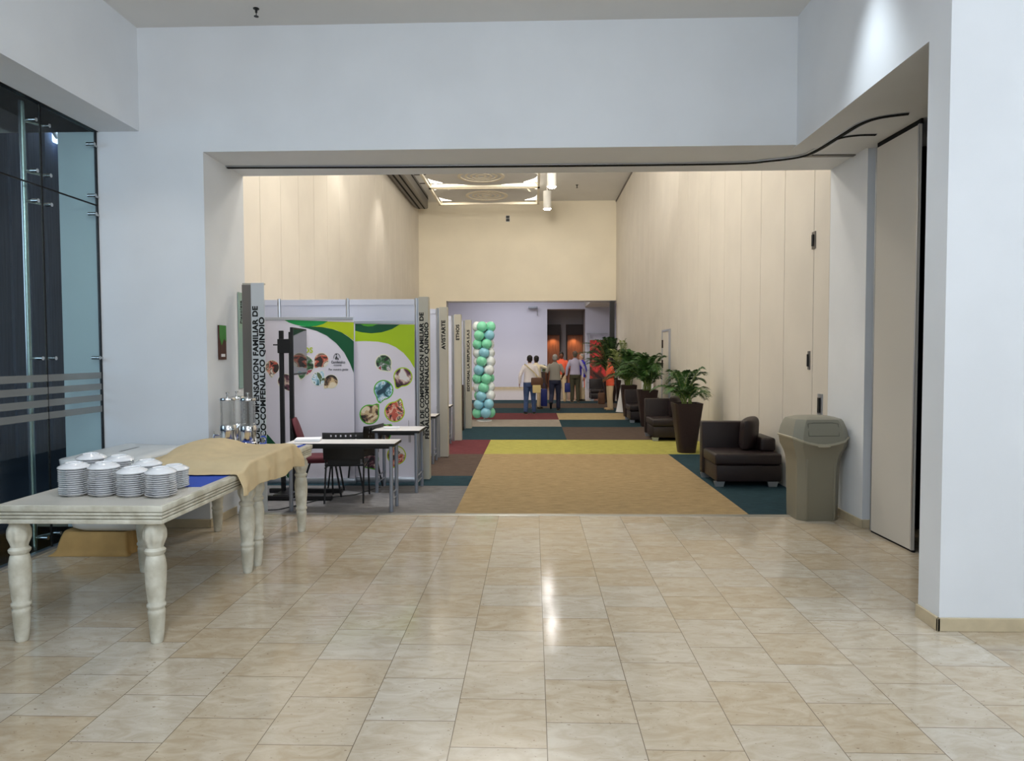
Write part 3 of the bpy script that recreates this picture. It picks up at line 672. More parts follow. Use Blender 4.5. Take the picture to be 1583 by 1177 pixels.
# ------------------------------------------------------------------ dispensers, bottle, papers
def dispenser(px, py, label, tap=False):
    P = at_z(px, py, TZ)
    t = thing('drink_dispenser', label, 'drink dispenser', P, 0, 'clear drink dispensers with chrome bases')
    MB().lathe([(.085, 0), (.085, .02), (.078, .025), (.078, .13), (.084, .135), (.084, .185), (.080, .19)], 28).build('chrome_base', 'chrome', t, 40)
    MB().lathe([(.070, .19), (.072, .44), (.069, .44), (.067, .195), (.001, .195)], 28, cap=False).build('clear_tank', 'acrylic', t, 40)
    MB().lathe([(.080, .435), (.082, .45), (.076, .462), (.02, .47), (.010, .475), (.010, .50), (.018, .505), (.018, .515), (.004, .52)], 28).build('lid', 'chrome', t, 40)
    if tap:
        tp = MB().tube([(-.08, -.02, .09), (-.13, -.03, .09), (-.135, -.03, .06)], .012, 10).build('tap', 'chrome', t, 50)
        MB().tube([(-.13, -.03, .09), (-.13, -.03, .13)], .007).build('tap_lever', 'chrome', tp, 50)
    return t
dispenser(353, 686, 'clear drink dispenser with chrome base and side tap, leftmost by the jamb', True)
dispenser(367, 682, 'clear drink dispenser with chrome base, middle of the three', False)
dispenser(384, 687, 'clear drink dispenser with chrome base, rightmost, in front of the lettered post', False)
bt = thing('glass_bottle', 'small clear glass bottle beside the dispensers on the buffet table', 'bottle', at_z(407, 693, TZ))
MB().lathe([(.03, 0), (.036, .01), (.036, .04), (.03, .06), (.034, .09), (.026, .11), (.014, .12), (.014, .15), (.017, .155)], 20).build('body', 'clear_glass', bt, 40)
for i, (px, py, r_, lab) in enumerate(((432, 690, .3, 'white sheet of paper on the second buffet table, nearest the bottle'), (452, 689, -.2, 'white sheet of paper on the second buffet table near its far right corner'))):
    o = MB().box(-.08, .08, -.06, .06, 0, .002).build('paper_sheet', 'paper', None, loc=at_z(px, py, TZ)+Vector((0, 0, .004)), rotz=r_); tag(o, lab, 'paper')

# ------------------------------------------------------------------ trash bin
bn = thing('trash_bin', 'tall olive-grey plastic trash bin with domed flap lid beside the right jamb', 'trash bin', (2.965, 7.46, 0), .05); bn.scale = (.95, .95, .985)
def oct_(w, d, c, z, f=None):
    pts = [(w-c, -d), (w, -d+c), (w, d-c), (w-c, d), (-w+c, d), (-w, d-c), (-w, -d+c), (-w+c, -d)]; out = []
    for (a, b), (e, g) in zip(pts, pts[1:]+pts[:1]):
        for i in range(6):
            x, y = a+(e-a)*i/6, b+(g-b)*i/6; out.append(Vector((x, y, z + (f(x, y) if f else 0))))
    return out
dip = lambda x, y: -.035*math.cos(min(1, abs(x)/.30)*PI/2) + .035*(abs(x)/.3)**2
mb = MB(); rs = []
for w_, d_, z_ in ((.225, .20, 0), (.228, .205, .01), (.232, .21, .30), (.238, .215, .58), (.245, .222, .66), (.262, .235, .72), (.292, .262, .79)): rs.append(oct_(w_, d_, .07, z_))
rs.append(oct_(.305, .275, .08, .835, dip))
mb.rings(rs); mb.build('body', 'bin_body', bn, 30)
mb = MB(); mb.rings([oct_(.315, .285, .085, .835, dip), oct_(.318, .288, .085, .85, dip), oct_(.312, .280, .085, .858, dip)]); mb.build('rim', 'bin_edge', bn, 30)
mb = MB(); rs = [oct_(.308, .278, .085, .85, dip)]
for w_, d_, z_ in ((.305, .275, .90), (.29, .262, .98), (.265, .24, 1.05), (.25, .225, 1.075), (.19, .17, 1.095), (.08, .07, 1.10)): rs.append(oct_(w_, d_, .08 if w_ > .1 else .02, z_))
mb.rings(rs); lid = mb.build('lid', 'bin_lid', bn, 30)
def lidp(x, z): # front face of lid
    tab = ((.84, -.279), (.90, -.275), (.98, -.262), (1.05, -.24), (1.075, -.225))
    for (a, b), (c, d) in zip(tab, tab[1:]):
        if a <= z <= c: return Vector((x, b+(d-b)*(z-a)/(c-a)-.002, z))
    return Vector((x, -.225, z))
mb = MB(); q = [(-.165, .91), (.165, .91), (.165, 1.035), (.10, 1.045), (-.10, 1.045), (-.165, 1.035), (-.165, .91)]
mb.tube([lidp(x, z) for x, z in q], .0022, 6); mb.build('flap_seam', 'bin_line', lid)
MB().ell(Vector((0, -.285, .80)), .07, .012, .012).build('latch', 'bin_edge', bn, 60)
for x in (-.15, .15): MB().box(x-.012, x+.012, -.222, -.19, .02, .70, .006).build('rib', 'bin_body', bn, 30)

# ------------------------------------------------------------------ leather seats
def lounge(px_corner, W, D, label, pillow=False, arm=True, grp='dark brown leather corner chairs along the right wall'):
    """origin at the front left floor corner (towards the camera, on the aisle side); long backrest on the far side"""
    X, Y = px_corner
    t = thing('leather_chair', label, 'armchair', (X, Y, 0), 0, grp)
    MB().box(.02, W, .0, D-.14, .075, .29, .018, 3).build('base', 'leather', t, 40)
    MB().box(.0, W-.02 if not arm else W, -.012, D-.16, .295, .44, .028, 3).build('seat_cushion', 'leather', t, 40)
    MB().box(-.01, W-.18, D-.15, D, .08, .80, .018, 3).build('backrest', 'leather', t, 40)
    if arm: MB().box(W-.20, W-.0, .22, D, .435, .62, .035, 3).build('low_arm', 'leather', t, 40)
    for x, y in ((.07, .05), (W-.1, .05), (.06, D-.06), (W-.1, D-.06)): MB().prism([(x-.05, .0), (x+.05, 0), (x+.07, .075), (x-.07, .075)], 'y', y-.02, y+.02).build('foot', 'alu', t)
    if pillow:
        mb = MB(); rs = []
        n = 12
        for i in range(n+1):
            f = i/n*2-1; th = .095*math.sqrt(max(0, 1-abs(f)**3.2))+.006
            sq = .225*(1-.03*abs(f)**8)
            rs.append([Vector((f*.20, th*math.copysign(abs(math.cos(a))**.7, math.cos(a)), .21*math.copysign(abs(math.sin(a))**.35, math.sin(a))*(1-.06*f*f))) for a in [2*PI*k/24 for k in range(24)]])
        mb.rings(rs)
        p = mb.build('cushion', 'leather', None, 70); tag(p, 'dark brown leather cushion leaning upright on %s' % pillow, 'cushion', 'leather cushions')
        p.location = (X+W-.29, Y+D-.36, .44+.225); p.rotation_euler = (.10, -.10, .95)
    return t
lounge((2.36, 9.08), .86, .80, 'dark brown leather corner chair with upright cushion, nearest, beside the bin', 'the nearest leather chair')
lounge((2.36, 13.85), .86, .95, 'dark brown leather corner chair between the first and second planters', 'the second leather chair')
lounge((2.42, 17.5), .80, .95, 'dark brown leather corner chair behind the second planter')
lounge((2.10, 25.55), .85, .55, 'dark brown leather chair farthest away, left of the woman in orange', None, False)

# ------------------------------------------------------------------ palms in planters
def palm_parts(t, H, R, nf, seed, mleaf, z0, lean=0, xmax=9):
    rd = random.Random(seed); st = MB(); lf = MB()
    for k in range(nf):
        a = 2*PI*k/nf*1.0+rd.uniform(-.35, .35); rr = R*rd.uniform(.7, 1.05); hh = H*rd.uniform(.45, .95)
        if k % 4 == 0: rr *= .45; hh = H*rd.uniform(.9, 1.05)
        if math.cos(a) > 0: rr = min(rr, max(.05, xmax-.20)/max(.05, math.cos(a)))
        bx, by = rd.uniform(-.09, .09), rd.uniform(-.09, .09); n = 12; pts = []
        droop = rd.uniform(.1, .42)*rr
        for i in range(n+1):
            u = i/n; d = rr*u**1.5; pts.append(Vector((bx+math.cos(a)*d+lean*u*u, by+math.sin(a)*d, z0+hh*(1-(1-u)**1.7)-droop*u**4*1.6)))
        st.tube(pts, [.010*(1-.75*i/n) for i in range(n+1)], 5)
        L0 = .21*min(1.3, R/.5)
        for i in range(9, 40):
            u = i/40; f = u*n; j = min(n-1, int(f)); p = pts[j].lerp(pts[j+1], f-j); d = (pts[j+1]-pts[j]).normalized()
            side = d.cross(Vector((0, 0, 1))); side = side.normalized() if side.length > .01 else Vector((1, 0, 0))
            up = side.cross(d).normalized()
            uu = (u-.22)/.78; ln = L0*math.sin(PI*min(1, .12+.88*uu))**.6*rd.uniform(.8, 1.1)
            for sg in (-1, 1):
                dr = (side*sg*.8+d*.62+up*.16).normalized(); w_ = .0085*min(1.9, R/.45)
                q1 = p+dr*ln*.5+Vector((0, 0, -.02*ln)); q2 = p+dr*ln+Vector((0, 0, -.30*ln)); ww = d*w_
                vs = [lf.bm.verts.new(Vector((min(v.x, xmax-.001), v.y, v.z))) for v in (p-ww*.3, q1-ww, q2, q1+ww)]; lf.face(vs)
    st.build('stems', 'stem', t, 60); o = lf.build('fronds', mleaf, t)
    return o
def planter(X, Y, label, w0=.15, w1=.245, hp=.875, H=.75, R=.62, nf=15, seed=1, ml='leaf', lean=0):
    t = thing('potted_palm', label, 'potted palm', (X, Y, 0), 0, 'palms in tall dark planters')
    mb = MB(); rs = []
    for f, dz in ((0, 0), (.01, .01), (.5, .5), (.97, .97), (1, 1)): rs.append(rrect(w0+(w1-w0)*f, w0+(w1-w0)*f, .05+.05*(1-f), 4, hp*dz))
    rs.append(rrect(w1-.025, w1-.025, .04, 4, hp)); rs.append(rrect(w1-.03, w1-.03, .04, 4, hp-.06))
    mb.rings(rs); mb.build('planter', 'planter', t, 50)
    MB().rings([rrect(w1-.035, w1-.035, .04, 4, hp-.06), rrect(w1-.035, w1-.035, .04, 4, hp-.04)]).build('soil', 'soil', t)
    palm_parts(t, H, R, nf, seed, ml, hp-.05, lean, 3.24-X if Y < 27 else 9); return t
planter(2.70, 12.32, 'potted areca palm in tall dark planter, nearest, behind the first leather chair', seed=3, H=.70, R=.60, nf=15)
planter(2.72, 16.7, 'potted palm in tall dark planter, second from the front, between leather chairs', .14, .235, .875, 1.0, .85, 24, 11)
planter(2.64, 19.35, 'potted palm with bright green fronds in the third planter', .13, .215, .875, 1.05, .75, 26, 21, 'leaf')
planter(2.74, 24.9, 'large dark green palm spreading behind the woman in orange', .16, .26, .875, 1.6, 1.08, 40, 33, 'leaf_dark', -.12)
planter(2.92, 23.0, 'tall pale palm against the cream wall behind the third planter', .14, .22, .875, 1.4, .5, 16, 41, 'leaf_pale')
planter(.50, 33.2, 'small bushy plant in a dark planter by the lobby wall, behind the walking men', .17, .24, .88, .4, .3, 12, 51, 'leaf_dark')
# white cone-shaped draped table and little white box
P = at_z(957, 636, 0)
t = thing('cocktail_table', 'slim white cloth-wrapped cocktail table right behind the woman in orange', 'table', (2.68, 20.9, 0))
MB().lathe([(.22, 0), (.20, .02), (.12, .45), (.05, .88), (.05, .95)], 20).build('cloth_sleeve', 'paper', t, 50)
MB().lathe([(.05, .95), (.14, .96), (.14, .98)], 20).build('top', 'paper', t, 50)
t = thing('white_planter_box', 'small white box behind the second leather chair beside the planter', 'box', (3.05, 18.7, 0))
MB().box(-.14, .14, -.14, .14, 0, 1.0, .01).build('box', 'paper', t, 30)
MB().box(-.155, .155, -.155, .155, 1.0, 1.05, .01).build('lid', 'paper', t, 30)

# ------------------------------------------------------------------ fair booths
PX0, PX1 = XL+.08, -1.60
def fascia(parent, x0, x1, y, z0, z1, lines, size, m='fascia'):
    """lines: (text, top z, length along the post)"""
    f = MB().box(x0, x1, y-.012, y, z0, z1, .002).build('fascia_sign', m, parent)
    n = len(lines); wd = (x1-x0)
    for i, (tx, zt_, ln) in enumerate(lines):
        xb = x0+wd*(i+1)/(n+1)+size*.36 if n > 1 else (x0+x1)/2+size*.36
        if n > 1: xb = x0+wd*(.49 if i == 0 else .98)
        text_mesh('lettering', tx, size, 'black_text', f, basis((0, 0, 1), (-1, 0, 0), (xb, y-.0135, zt_-ln)), bold=.042, length=ln)
    return f
def partition(y, label, lines=None, screen=False, size=.10, nlines=None):
    t = thing('booth_partition', label, 'booth partition', (PX1, y, 0), 0, 'white fair booth partitions')
    W = PX0-PX1; n = 3
    for k in range(n):
        a, b = W*(k+1)/n+.025, W*k/n-.025
        p = MB().box(a, b, -.006, .006, .06, 2.42).build('panel', 'panel_white', t)
        for z0, z1 in ((.03, .07), (2.42, 2.50)):
            mb = MB(); mb.box(a, b, -.018, .018, z0, z1, .003); mb.build('rail', 'panel_white' if z0 > 1 else 'alu', p)
    for k in range(n+1): MB().lathe([(.022, 0), (.022, 2.515)], 8, (W*k/n, 0, 0)).build('post', 'alu', t, 30)
    MB().box(.022, .032, -.02, .02, 0, 2.51).build('post_flange', 'alu', t)
    fascia(t, .034, .034+.135, -.02, .02, 2.53, lines, size)
    MB().box(.16, .169, -.02, .12, .02, 2.53).build('fascia_return', 'fascia', t)
    return t
L1, L2 = 'CAJA DE COMPENSACION FAMILIAR DE', 'FENALCO-COMFENALCO QUINDIO'
partition(9.55, 'white booth partition behind the green banners with two-line lettered end post', [(L1, 2.316, 1.70), (L2, 2.18, 1.60)], size=.076)
partition(11.65, 'white booth partition with end post lettered AVISTARTE', [('AVISTARTE', 2.31, .49)], size=.088)
partition(13.85, 'white booth partition with end post lettered ETHOS', [('ETHOS', 2.33, .31)], size=.088)
partition(16.1, 'white booth partition with end post lettered EDITORIAL LA REPUBLICA', [('EDITORIAL LA REPUBLICA S.A.S', 2.30, 1.42)], size=.08)
# first post beside the jamb
t = thing('booth_sign_post', 'tall grey booth end post with two-line vertical lettering beside the left jamb', 'sign post', (-3.08, 7.58, 0))
f = fascia(t, 0, .145, -.02, .02, 2.53, [(L1, 2.277, 1.70), (L2, 2.157, 1.60)], .080, 'fascia_lit')
MB().box(-.10, -.002, -.03, .03, 0, 2.51, .002).build('post', 'dark_alu', t)
MB().box(-.10, .14, -.018, .03, 2.51, 2.53, .002).build('cap', 'fascia', t)
t = thing('booth_side_wall', 'white side wall of the booths along the left cream panels', 'booth wall', (XL+.06, 7.7, 0))
for k in range(8): MB().box(-.006, .006, .02+k*1.04, 1.02+k*1.04, .05, 2.48).build('panel', 'panel_white', t)
for k in range(9): MB().lathe([(.022, 0), (.022, 2.51)], 8, (0, k*1.04, 0)).build('post', 'alu', t, 30)

# ------------------------------------------------------------------ banners (graphics placed on the banner plane)
def drop(cx, cz, r, ang, n=36):
    """speech-bubble drop: a circle with one pulled corner at angle ang"""
    out = []
    for i in range(n):
        a = 2*PI*i/n; d = (a-ang+PI) % (2*PI)-PI; k = 1+.52*max(0, 1-abs(d)/.55)**1.6
        out.append((cx+r*k*math.cos(a+.12*max(0, 1-abs(d)/.6)), cz+r*k*math.sin(a+.12*max(0, 1-abs(d)/.6))))
    return out
def flat(name, poly, y, m, parent, d=.0006): return MB().prism(poly, 'y', y-d, y).build(name, m, parent)
def clipx(poly, xmax, xmin=-99): return [(min(max(x, xmin), xmax), z) for x, z in poly]
def banner(name, label, x0, x1, y, z0, z1):
    t = thing(name, label, 'banner', ((x0+x1)/2, y, 0)); w = (x1-x0)/2
    p = MB().box(-w, w, -.002, .002, z0, z1).build('print', 'banner_white', t)
    MB().box(-w, w, -.012, .012, z1-.01, z1+.03, .004).build('top_bar', 'alu', t)
    MB().box(-w-.004, w+.004, -.035, .035, 0, z0+.01, .012).build('base', 'alu', t, 30)
    MB().tube([(0, .03, .05), (0, .02, z1)], .01).build('support_pole', 'dark_alu', t)
    return t, p
YA = 9.28
def A(px, py): P = at_y(px, py, YA); return (P.x-XA, P.z)
xa0, xa1 = at_y(372, 600, YA).x, at_y(547.5, 600, YA).x; XA = (xa0+xa1)/2
tA, pA = banner('roll_up_banner', 'wide white banner with green swooshes, small photo bubbles and tree-figure logo, left one', xa0, xa1, YA, .07, at_y(470, 494, YA).z)
yf = -.0025
def poly(pts): return [A(*q) for q in pts]
flat('lime_swoosh', poly([(440, 495.5), (547, 498.5), (547, 527), (535, 518), (521, 511), (505, 507), (490, 505.5), (476, 505), (462, 503), (450, 500)]), yf, 'lime', pA)
flat('dark_green_swoosh', poly([(462, 505), (480, 505), (498, 506), (514, 509), (528, 514), (540, 522), (547, 528), (547, 577), (541, 562), (532, 545), (520, 531), (505, 519), (490, 512), (476, 508)]), yf-.0007, 'green_dark', pA)
flat('green_swoosh', poly([(440, 495), (452, 495.3), (507, 496.8), (500, 501), (490, 504), (478, 505.3), (466, 504.3), (456, 502), (447, 499)]), yf-.0014, 'green_mid', pA)
flat('lime_swoosh', poly([(400, 688), (420, 700), (440, 735), (446, 750), (400, 765)]), yf, 'lime', pA)
flat('green_swoosh', poly([(400, 740), (430, 728), (452, 745), (452, 752), (400, 764)]), yf-.0007, 'green_mid', pA)
flat('dark_green_swoosh', poly([(400, 668), (414, 672), (428, 688), (440, 710), (456, 744), (452, 752), (440, 730), (424, 700), (400, 690)]), yf-.0014, 'green_dark', pA)
flat('white_swoosh', poly([(400, 696), (415, 703), (428, 722), (432, 732), (400, 740)]), yf-.002, 'lime_bright', pA)
for (px, py, r, ang, ph) in ((421, 568, .098, -1.75, 'photo_a'), (441, 590, .105, -1.2, 'photo_c'), (470, 565, .14, -1.9, 'photo_b'), (497, 557, .10, -2.4, 'photo_a'), (492, 586, .095, .9, 'photo_d'), (512, 590, .095, -2.5, 'photo_e')):
    q = A(px, py); e = flat('photo_bubble', drop(*q, r, ang), yf, 'photo_edge', pA); flat('photo', drop(*q, r*.93, ang), yf-.0007, ph, e)
def htext(parent, body, px, py, size, m, AF, y, bold=.01, sx=1):
    x, z = AF(px, py); return text_mesh('lettering', body, size, m, parent, basis((1, 0, 0), (0, 0, 1), (x, y, z)), bold=bold, sx=sx)
htext(pA, 'OS', 469, 545.5, .10, 'lime', A, yf-.0015, .03)
htext(pA, 'Comfenalco', 512, 562, .052, 'black_text', A, yf-.0015, .01, .72)
htext(pA, 'QUINDIO', 515.5, 565.5, .018, 'black_text', A, yf-.0015, .01, 1.4)
htext(pA, 'Por nuestra gente', 508, 573, .044, 'black_text', A, yf-.0015, 0, .8)
q = A(521, 553)
ar = [Vector((q[0]+.043*math.cos(a), yf-.002, q[1]+(.055 if a < PI*1.0 else .02)*math.sin(a)-(.0))) for a in [PI*k/12-.15 for k in range(16)]]
MB().tube(ar, .003, 5).build('logo_arch', 'black_text', pA)
mb = MB()
mb.prism([(q[0]-.018, q[1]-.03), (q[0]-.004, q[1]-.03), (q[0]+.002, q[1]+.01), (q[0]-.006, q[1]+.03), (q[0]-.014, q[1]+.012), (q[0]-.024, q[1]-.012)], 'y', yf-.0022, yf-.0014)
mb.prism([(q[0]+.004, q[1]-.03), (q[0]+.026, q[1]-.03), (q[0]+.016, q[1]-.002), (q[0]+.006, q[1]+.004)], 'y', yf-.0022, yf-.0014)
mb.prism([(q[0]-.008+.009*math.cos(a), q[1]+.040+.009*math.sin(a)) for a in [2*PI*k/12 for k in range(12)]], 'y', yf-.0022, yf-.0014)
mb.build('logo_figures', 'black_text', pA)

YB2 = 9.36
xb0, xb1 = at_y(548.5, 600, YB2).x, at_y(641, 600, YB2).x; XB = (xb0+xb1)/2
def B(px, py): P = at_y(px, py, YB2); return (P.x-XB, P.z)
tB, pB = banner('roll_up_banner', 'white banner with lime top and ring-edged photo drops, right one', xb0, xb1, YB2, .07, at_y(600, 499.5, YB2).z)
def polyB(pts): return [B(*q) for q in pts]
flat('lime_swoosh', polyB([(549, 501), (641, 502), (641, 570), (634, 558), (624, 546), (612, 537), (600, 531.5), (585, 528.5), (565, 527.5), (549, 528)]), yf, 'lime_bright', pB)
flat('dark_green_swoosh', polyB([(549, 501), (618, 501.8), (606, 509), (590, 514), (574, 515.5), (560, 514), (549, 511.5)]), yf-.0007, 'green_dark', pB)
flat('green_swoosh', polyB([(557, 501), (584, 501.4), (576, 504.5), (569, 505), (562, 503.8)]), yf-.0014, 'green_bright', pB)
for (px, py, r, ang, ph, ed) in ((593, 561, .115, -.95, 'photo_b', 'photo_edge'), (623, 583, .13, -2.2, 'photo_c', 'lime_bright'), (593, 603, .135, -2.0, 'photo_d', 'green_bright'), (571, 641, .135, .75, 'photo_e', 'green_bright'),
        (610, 637, .14, 1.0, 'photo_a', 'lime_bright'), (590, 670, .13, .6, 'photo_e', 'green_bright'), (571, 710, .13, -1.0, 'photo_c', 'green_bright'), (613, 704, .13, -2.0, 'photo_a', 'lime')):
    q = B(px, py); e = flat('photo_drop', drop(*q, r, ang), yf, ed, pB); flat('photo', drop(*q, r*.89, ang), yf-.0007, ph, e)
for i in range(3): MB().box(B(632, 700)[0]+i*.012, B(632, 700)[0]+i*.012+.005, yf-.001, yf, .55, .85-i*.08).build('small_print', 'dark_alu', pB)

# ------------------------------------------------------------------ TV stand with tilted screen
tv = thing('screen_stand', 'black twin-pole stand carrying a turned flat screen before the left banner', 'tv stand', (-3.02, 8.45, 0))
zc = lambda py, y: EYE+(546.8-py)*y/F
for x in (-.065, .065): MB().box(x-.02 if x < 0 else x-.03, x+.03 if x < 0 else x+.02, -.02, .02, .05, zc(510 if x < 0 else 512, 8.45), .003).build('pole', 'black_metal', tv)
MB().box(-.09, .11, -.06, .02, zc(545, 8.4), zc(523, 8.4), .006).build('mount_bracket', 'black_metal', tv)
MB().tube([(-.09, -.03, zc(532, 8.4)), (-.15, -.03, zc(532, 8.4))], .008).build('clamp_knob', 'black_metal', tv)
for y in (-.26, .18): MB().box(-.30, .62, y-.03, y+.03, .01, .06, .006).build('foot', 'black_metal', tv)
MB().box(-.09, .09, -.28, .2, .03, .07, .004).build('base_beam', 'black_metal', tv)
sc_ = MB(); a0, a1 = Vector((.09, -.12, 0)), Vector((.02, .60, 0)); 
zt0, zb0, zt1, zb1 = zc(504, 8.2), zc(580, 8.2), zc(506, 8.8), zc(583, 8.8)
d = (a1-a0).normalized(); nn = Vector((d.y, -d.x, 0))*.035
sc_.rings([[a0+Vector((0, 0, zb0)), a1+Vector((0, 0, zb0)), a1+nn+Vector((0, 0, zb0)), a0+nn+Vector((0, 0, zb0))], [a0+Vector((0, 0, zt0)), a1+Vector((0, 0, zt0)), a1+nn+Vector((0, 0, zt0)), a0+nn+Vector((0, 0, zt0))]])
so = sc_.build('screen_casing', 'black_metal', tv)
g = MB(); n2 = nn*1.03; m0 = a0+d*.015; m1 = a1-d*.015
g.rings([[m0+nn*.98+Vector((0, 0, zb0+.02)), m1+nn*.98+Vector((0, 0, zb0+.02)), m1+n2+Vector((0, 0, zb0+.02)), m0+n2+Vector((0, 0, zb0+.02))], [m0+nn*.98+Vector((0, 0, zt0-.02)), m1+nn*.98+Vector((0, 0, zt0-.02)), m1+n2+Vector((0, 0, zt0-.02)), m0+n2+Vector((0, 0, zt0-.02))]])
g.build('glossy_screen', 'screen_sheen', so)

# ------------------------------------------------------------------ desks and chairs
def desk(label, x0, x1, y0, y1, H=.765):
    t = thing('folding_desk', label, 'desk', ((x0+x1)/2, (y0+y1)/2, 0), 0, 'white topped booth desks'); w, d = (x1-x0)/2, (y1-y0)/2
    tp = MB().box(-w, w, -d, d, H-.03, H, .002).build('desktop', 'black_edge', t); MB().box(-w+.002, w-.002, -d+.002, d-.002, H, H+.002).build('white_laminate', 'laminate', tp)
    MB().box(-w+.05, w-.05, -d+.04, d-.04, H-.06, H-.03).build('under_frame', 'black_metal', t)
    for x in (-w+.05, w-.05):
        for y in (-d+.05, d-.05): MB().lathe([(.022, 0), (.022, H-.03)], 14, (x, y, 0)).build('leg', 'grey_leg', t, 40)
        for z in (.12, .20): MB().tube([(x, -d+.05, z), (x, d-.05, z)], .009).build('rail', 'grey_leg', t, 40)
    return t
desk('white topped desk with black edge, nearest, in front of the black perforated chair', -2.74, -1.52, 7.56, 7.96)
desk('small white topped desk before the right banner, second from the front', -2.02, -1.42, 8.62, 9.16, .79)
desk('small white topped desk in the second booth beside the AVISTARTE post', -2.1, -1.54, 10.9, 11.4)
desk('small white topped desk in the third booth, only its corner showing past the AVISTARTE post', -2.2, -1.56, 13.0, 13.5)
o = MB().box(-.10, .10, -.05, .05, 0, .012, .003).build('leaflet_stack', 'paper', None, loc=(-1.83, 8.95, .793), rotz=.1); tag(o, 'thin stack of white leaflets on the desk before the right banner', 'leaflets')
o = MB().lathe([(.06, 0), (.075, .02), (.072, .022)], 20).build('glass_tray', 'clear_glass', None, 40, loc=(-1.72, 11.15, .768)); tag(o, 'small clear tray on the desk beside the AVISTARTE post', 'tray')
o = MB().box(-.14, .14, -.10, .10, 0, .03, .004).build('document_box', 'paper', None, loc=(-2.55, 7.8, .768), rotz=.2); tag(o, 'flat pile of papers on the near end of the nearest desk', 'papers')
# black perforated chair
def black_chair(label, loc, rot):
    t = thing('black_chair', label, 'chair', loc, rot, 'black plastic booth chairs')
    nx, nz = 25, 13; mb = MB(); hole = lambda i, k: i % 3 == 1 and k in (7, 9, 11) and 2 < i < nx-3
    for face_y in (0, .012):
        V = [[mb.bm.verts.new((-.235+.47*i/nx, .24+face_y+.035*(1-(2*i/nx-1)**2)+.05*k/nz, .52+.32*k/nz)) for k in range(nz+1)] for i in range(nx+1)]
        for i in range(nx):
            for k in range(nz):
                if not hole(i, k): mb.face((V[i][k], V[i+1][k], V[i+1][k+1], V[i][k+1]))
    mb.build('backrest', 'black_metal', t)
    MB().box(-.23, .23, -.22, .22, .43, .465, .015, 3).build('seat', 'black_metal', t, 40)
    for x in (-.22, .22):
        MB().tube([(x*1.02, -.26, 0), (x, -.20, .43)], .011).build('leg', 'black_metal', t, 40)
        MB().tube([(x*1.02, .28, 0), (x, .18, .43), (x*.98, .245, .62)], .011).build('leg', 'black_metal', t, 40)
        MB().tube([(x*1.02, -.22, .41), (x*1.02, .20, .41)], .010).build('side_rail', 'black_metal', t, 40)
    MB().box(-.19, .19, .235, .25, .46, .60, .004).build('lower_back', 'black_metal', t)
    return t
black_chair('black plastic chair with perforated backrest, nearest, behind the first desk', (-2.24, 8.29, 0), PI+.10)
black_chair('black plastic chair turned sideways behind the perforated one, before the right banner', (-2.33, 8.98, 0), -1.9)
mc = thing('maroon_chair', 'banquet chair with padded maroon seat and back beside the screen stand', 'chair', (-2.62, 8.55, 0), 1.75)
mb = MB(); rs = []
for k in range(9):
    f = k/8; w_ = .19*math.sqrt(max(.04, 1-(max(0, f-.55)/.47)**2)); y = .21+.13*f; z = .55+.42*f
    rs.append([Vector((w_*math.cos(a), y+.035*math.sin(a), z)) for a in [2*PI*i/20 for i in range(20)]])
mb.rings(rs); mb.build('backrest', 'maroon_fabric', mc, 60)
mb = MB(); rs = []
for k in range(9):
    f = k/8; w_ = .205*math.sqrt(max(.04, 1-(max(0, f-.55)/.47)**2)); y = .245+.13*f; z = .54+.44*f
    rs.append([Vector((w_*math.cos(a), y+.012*math.sin(a), z)) for a in [2*PI*i/20 for i in range(20)]])
mb.rings(rs); mb.build('back_shell', 'black_metal', mc, 60)
MB().box(-.21, .21, -.21, .20, .42, .50, .035, 4).build('seat', 'maroon_fabric', mc, 50)
for x in (-.20, .20):
    MB().tube([(x, -.24, 0), (x, -.17, .43)], .012).build('leg', 'black_metal', mc, 40)
    MB().tube([(x, .30, 0), (x, .16, .43), (x*.95, .25, .62)], .012).build('leg', 'black_metal', mc, 40)
# wall screen, box, magazine rack
ws2 = thing('wall_screen', 'black flat screen mounted on the booth partition beside the AVISTARTE post', 'screen', (-1.88, 11.60, 1.72))
MB().box(-.40, .085, -.05, -.006, -.42, .42, .006).build('casing', 'black_metal', ws2); MB().box(-.38, .07, -.052, -.050, -.40, .40).build('display_glass', 'screen', ws2)
t = thing('white_bin', 'small white box standing on the floor in the ETHOS booth', 'box', (-1.82, 13.45, 0))
MB().box(-.16, .16, -.13, .13, 0, .38, .01).build('box', 'paper', t, 30); MB().box(-.17, .17, -.14, .14, .38, .42, .008).build('lid', 'paper', t, 30)
rk = thing('magazine_rack', 'dark rack of red and white covers beside the EDITORIAL post', 'magazine rack', (-1.72, 15.75, 0))
MB().box(-.2, .13, -.02, .16, .0, 1.04, .01).build('cabinet', 'rack_dark', rk, 30)
for i, (z, m) in enumerate(((.72, 'red_print'), (.42, 'paper'), (.12, 'red_print'))):
    mg = MB().box(-.16, .10, -.05, -.021, z, z+.24, .003).build('magazine', m, None, loc=(-1.72, 15.75, 0)); tag(mg, ['red and white magazine on the top tier of the dark rack', 'white magazine on the middle tier of the dark rack', 'red and white magazine on the lowest tier of the dark rack'][i], 'magazine', 'magazines on the dark rack')
    MB().box(-.13, .07, -.053, -.0505, z+.05, z+.10).build('cover_block', 'paper' if m != 'paper' else 'black_text', mg)
    MB().box(-.05, .07, -.053, -.0505, z+.12, z+.20).build('cover_block', 'black_text', mg)
    MB().box(-.2, .13, -.06, -.02, z-.02, z).build('shelf', 'rack_dark', rk)
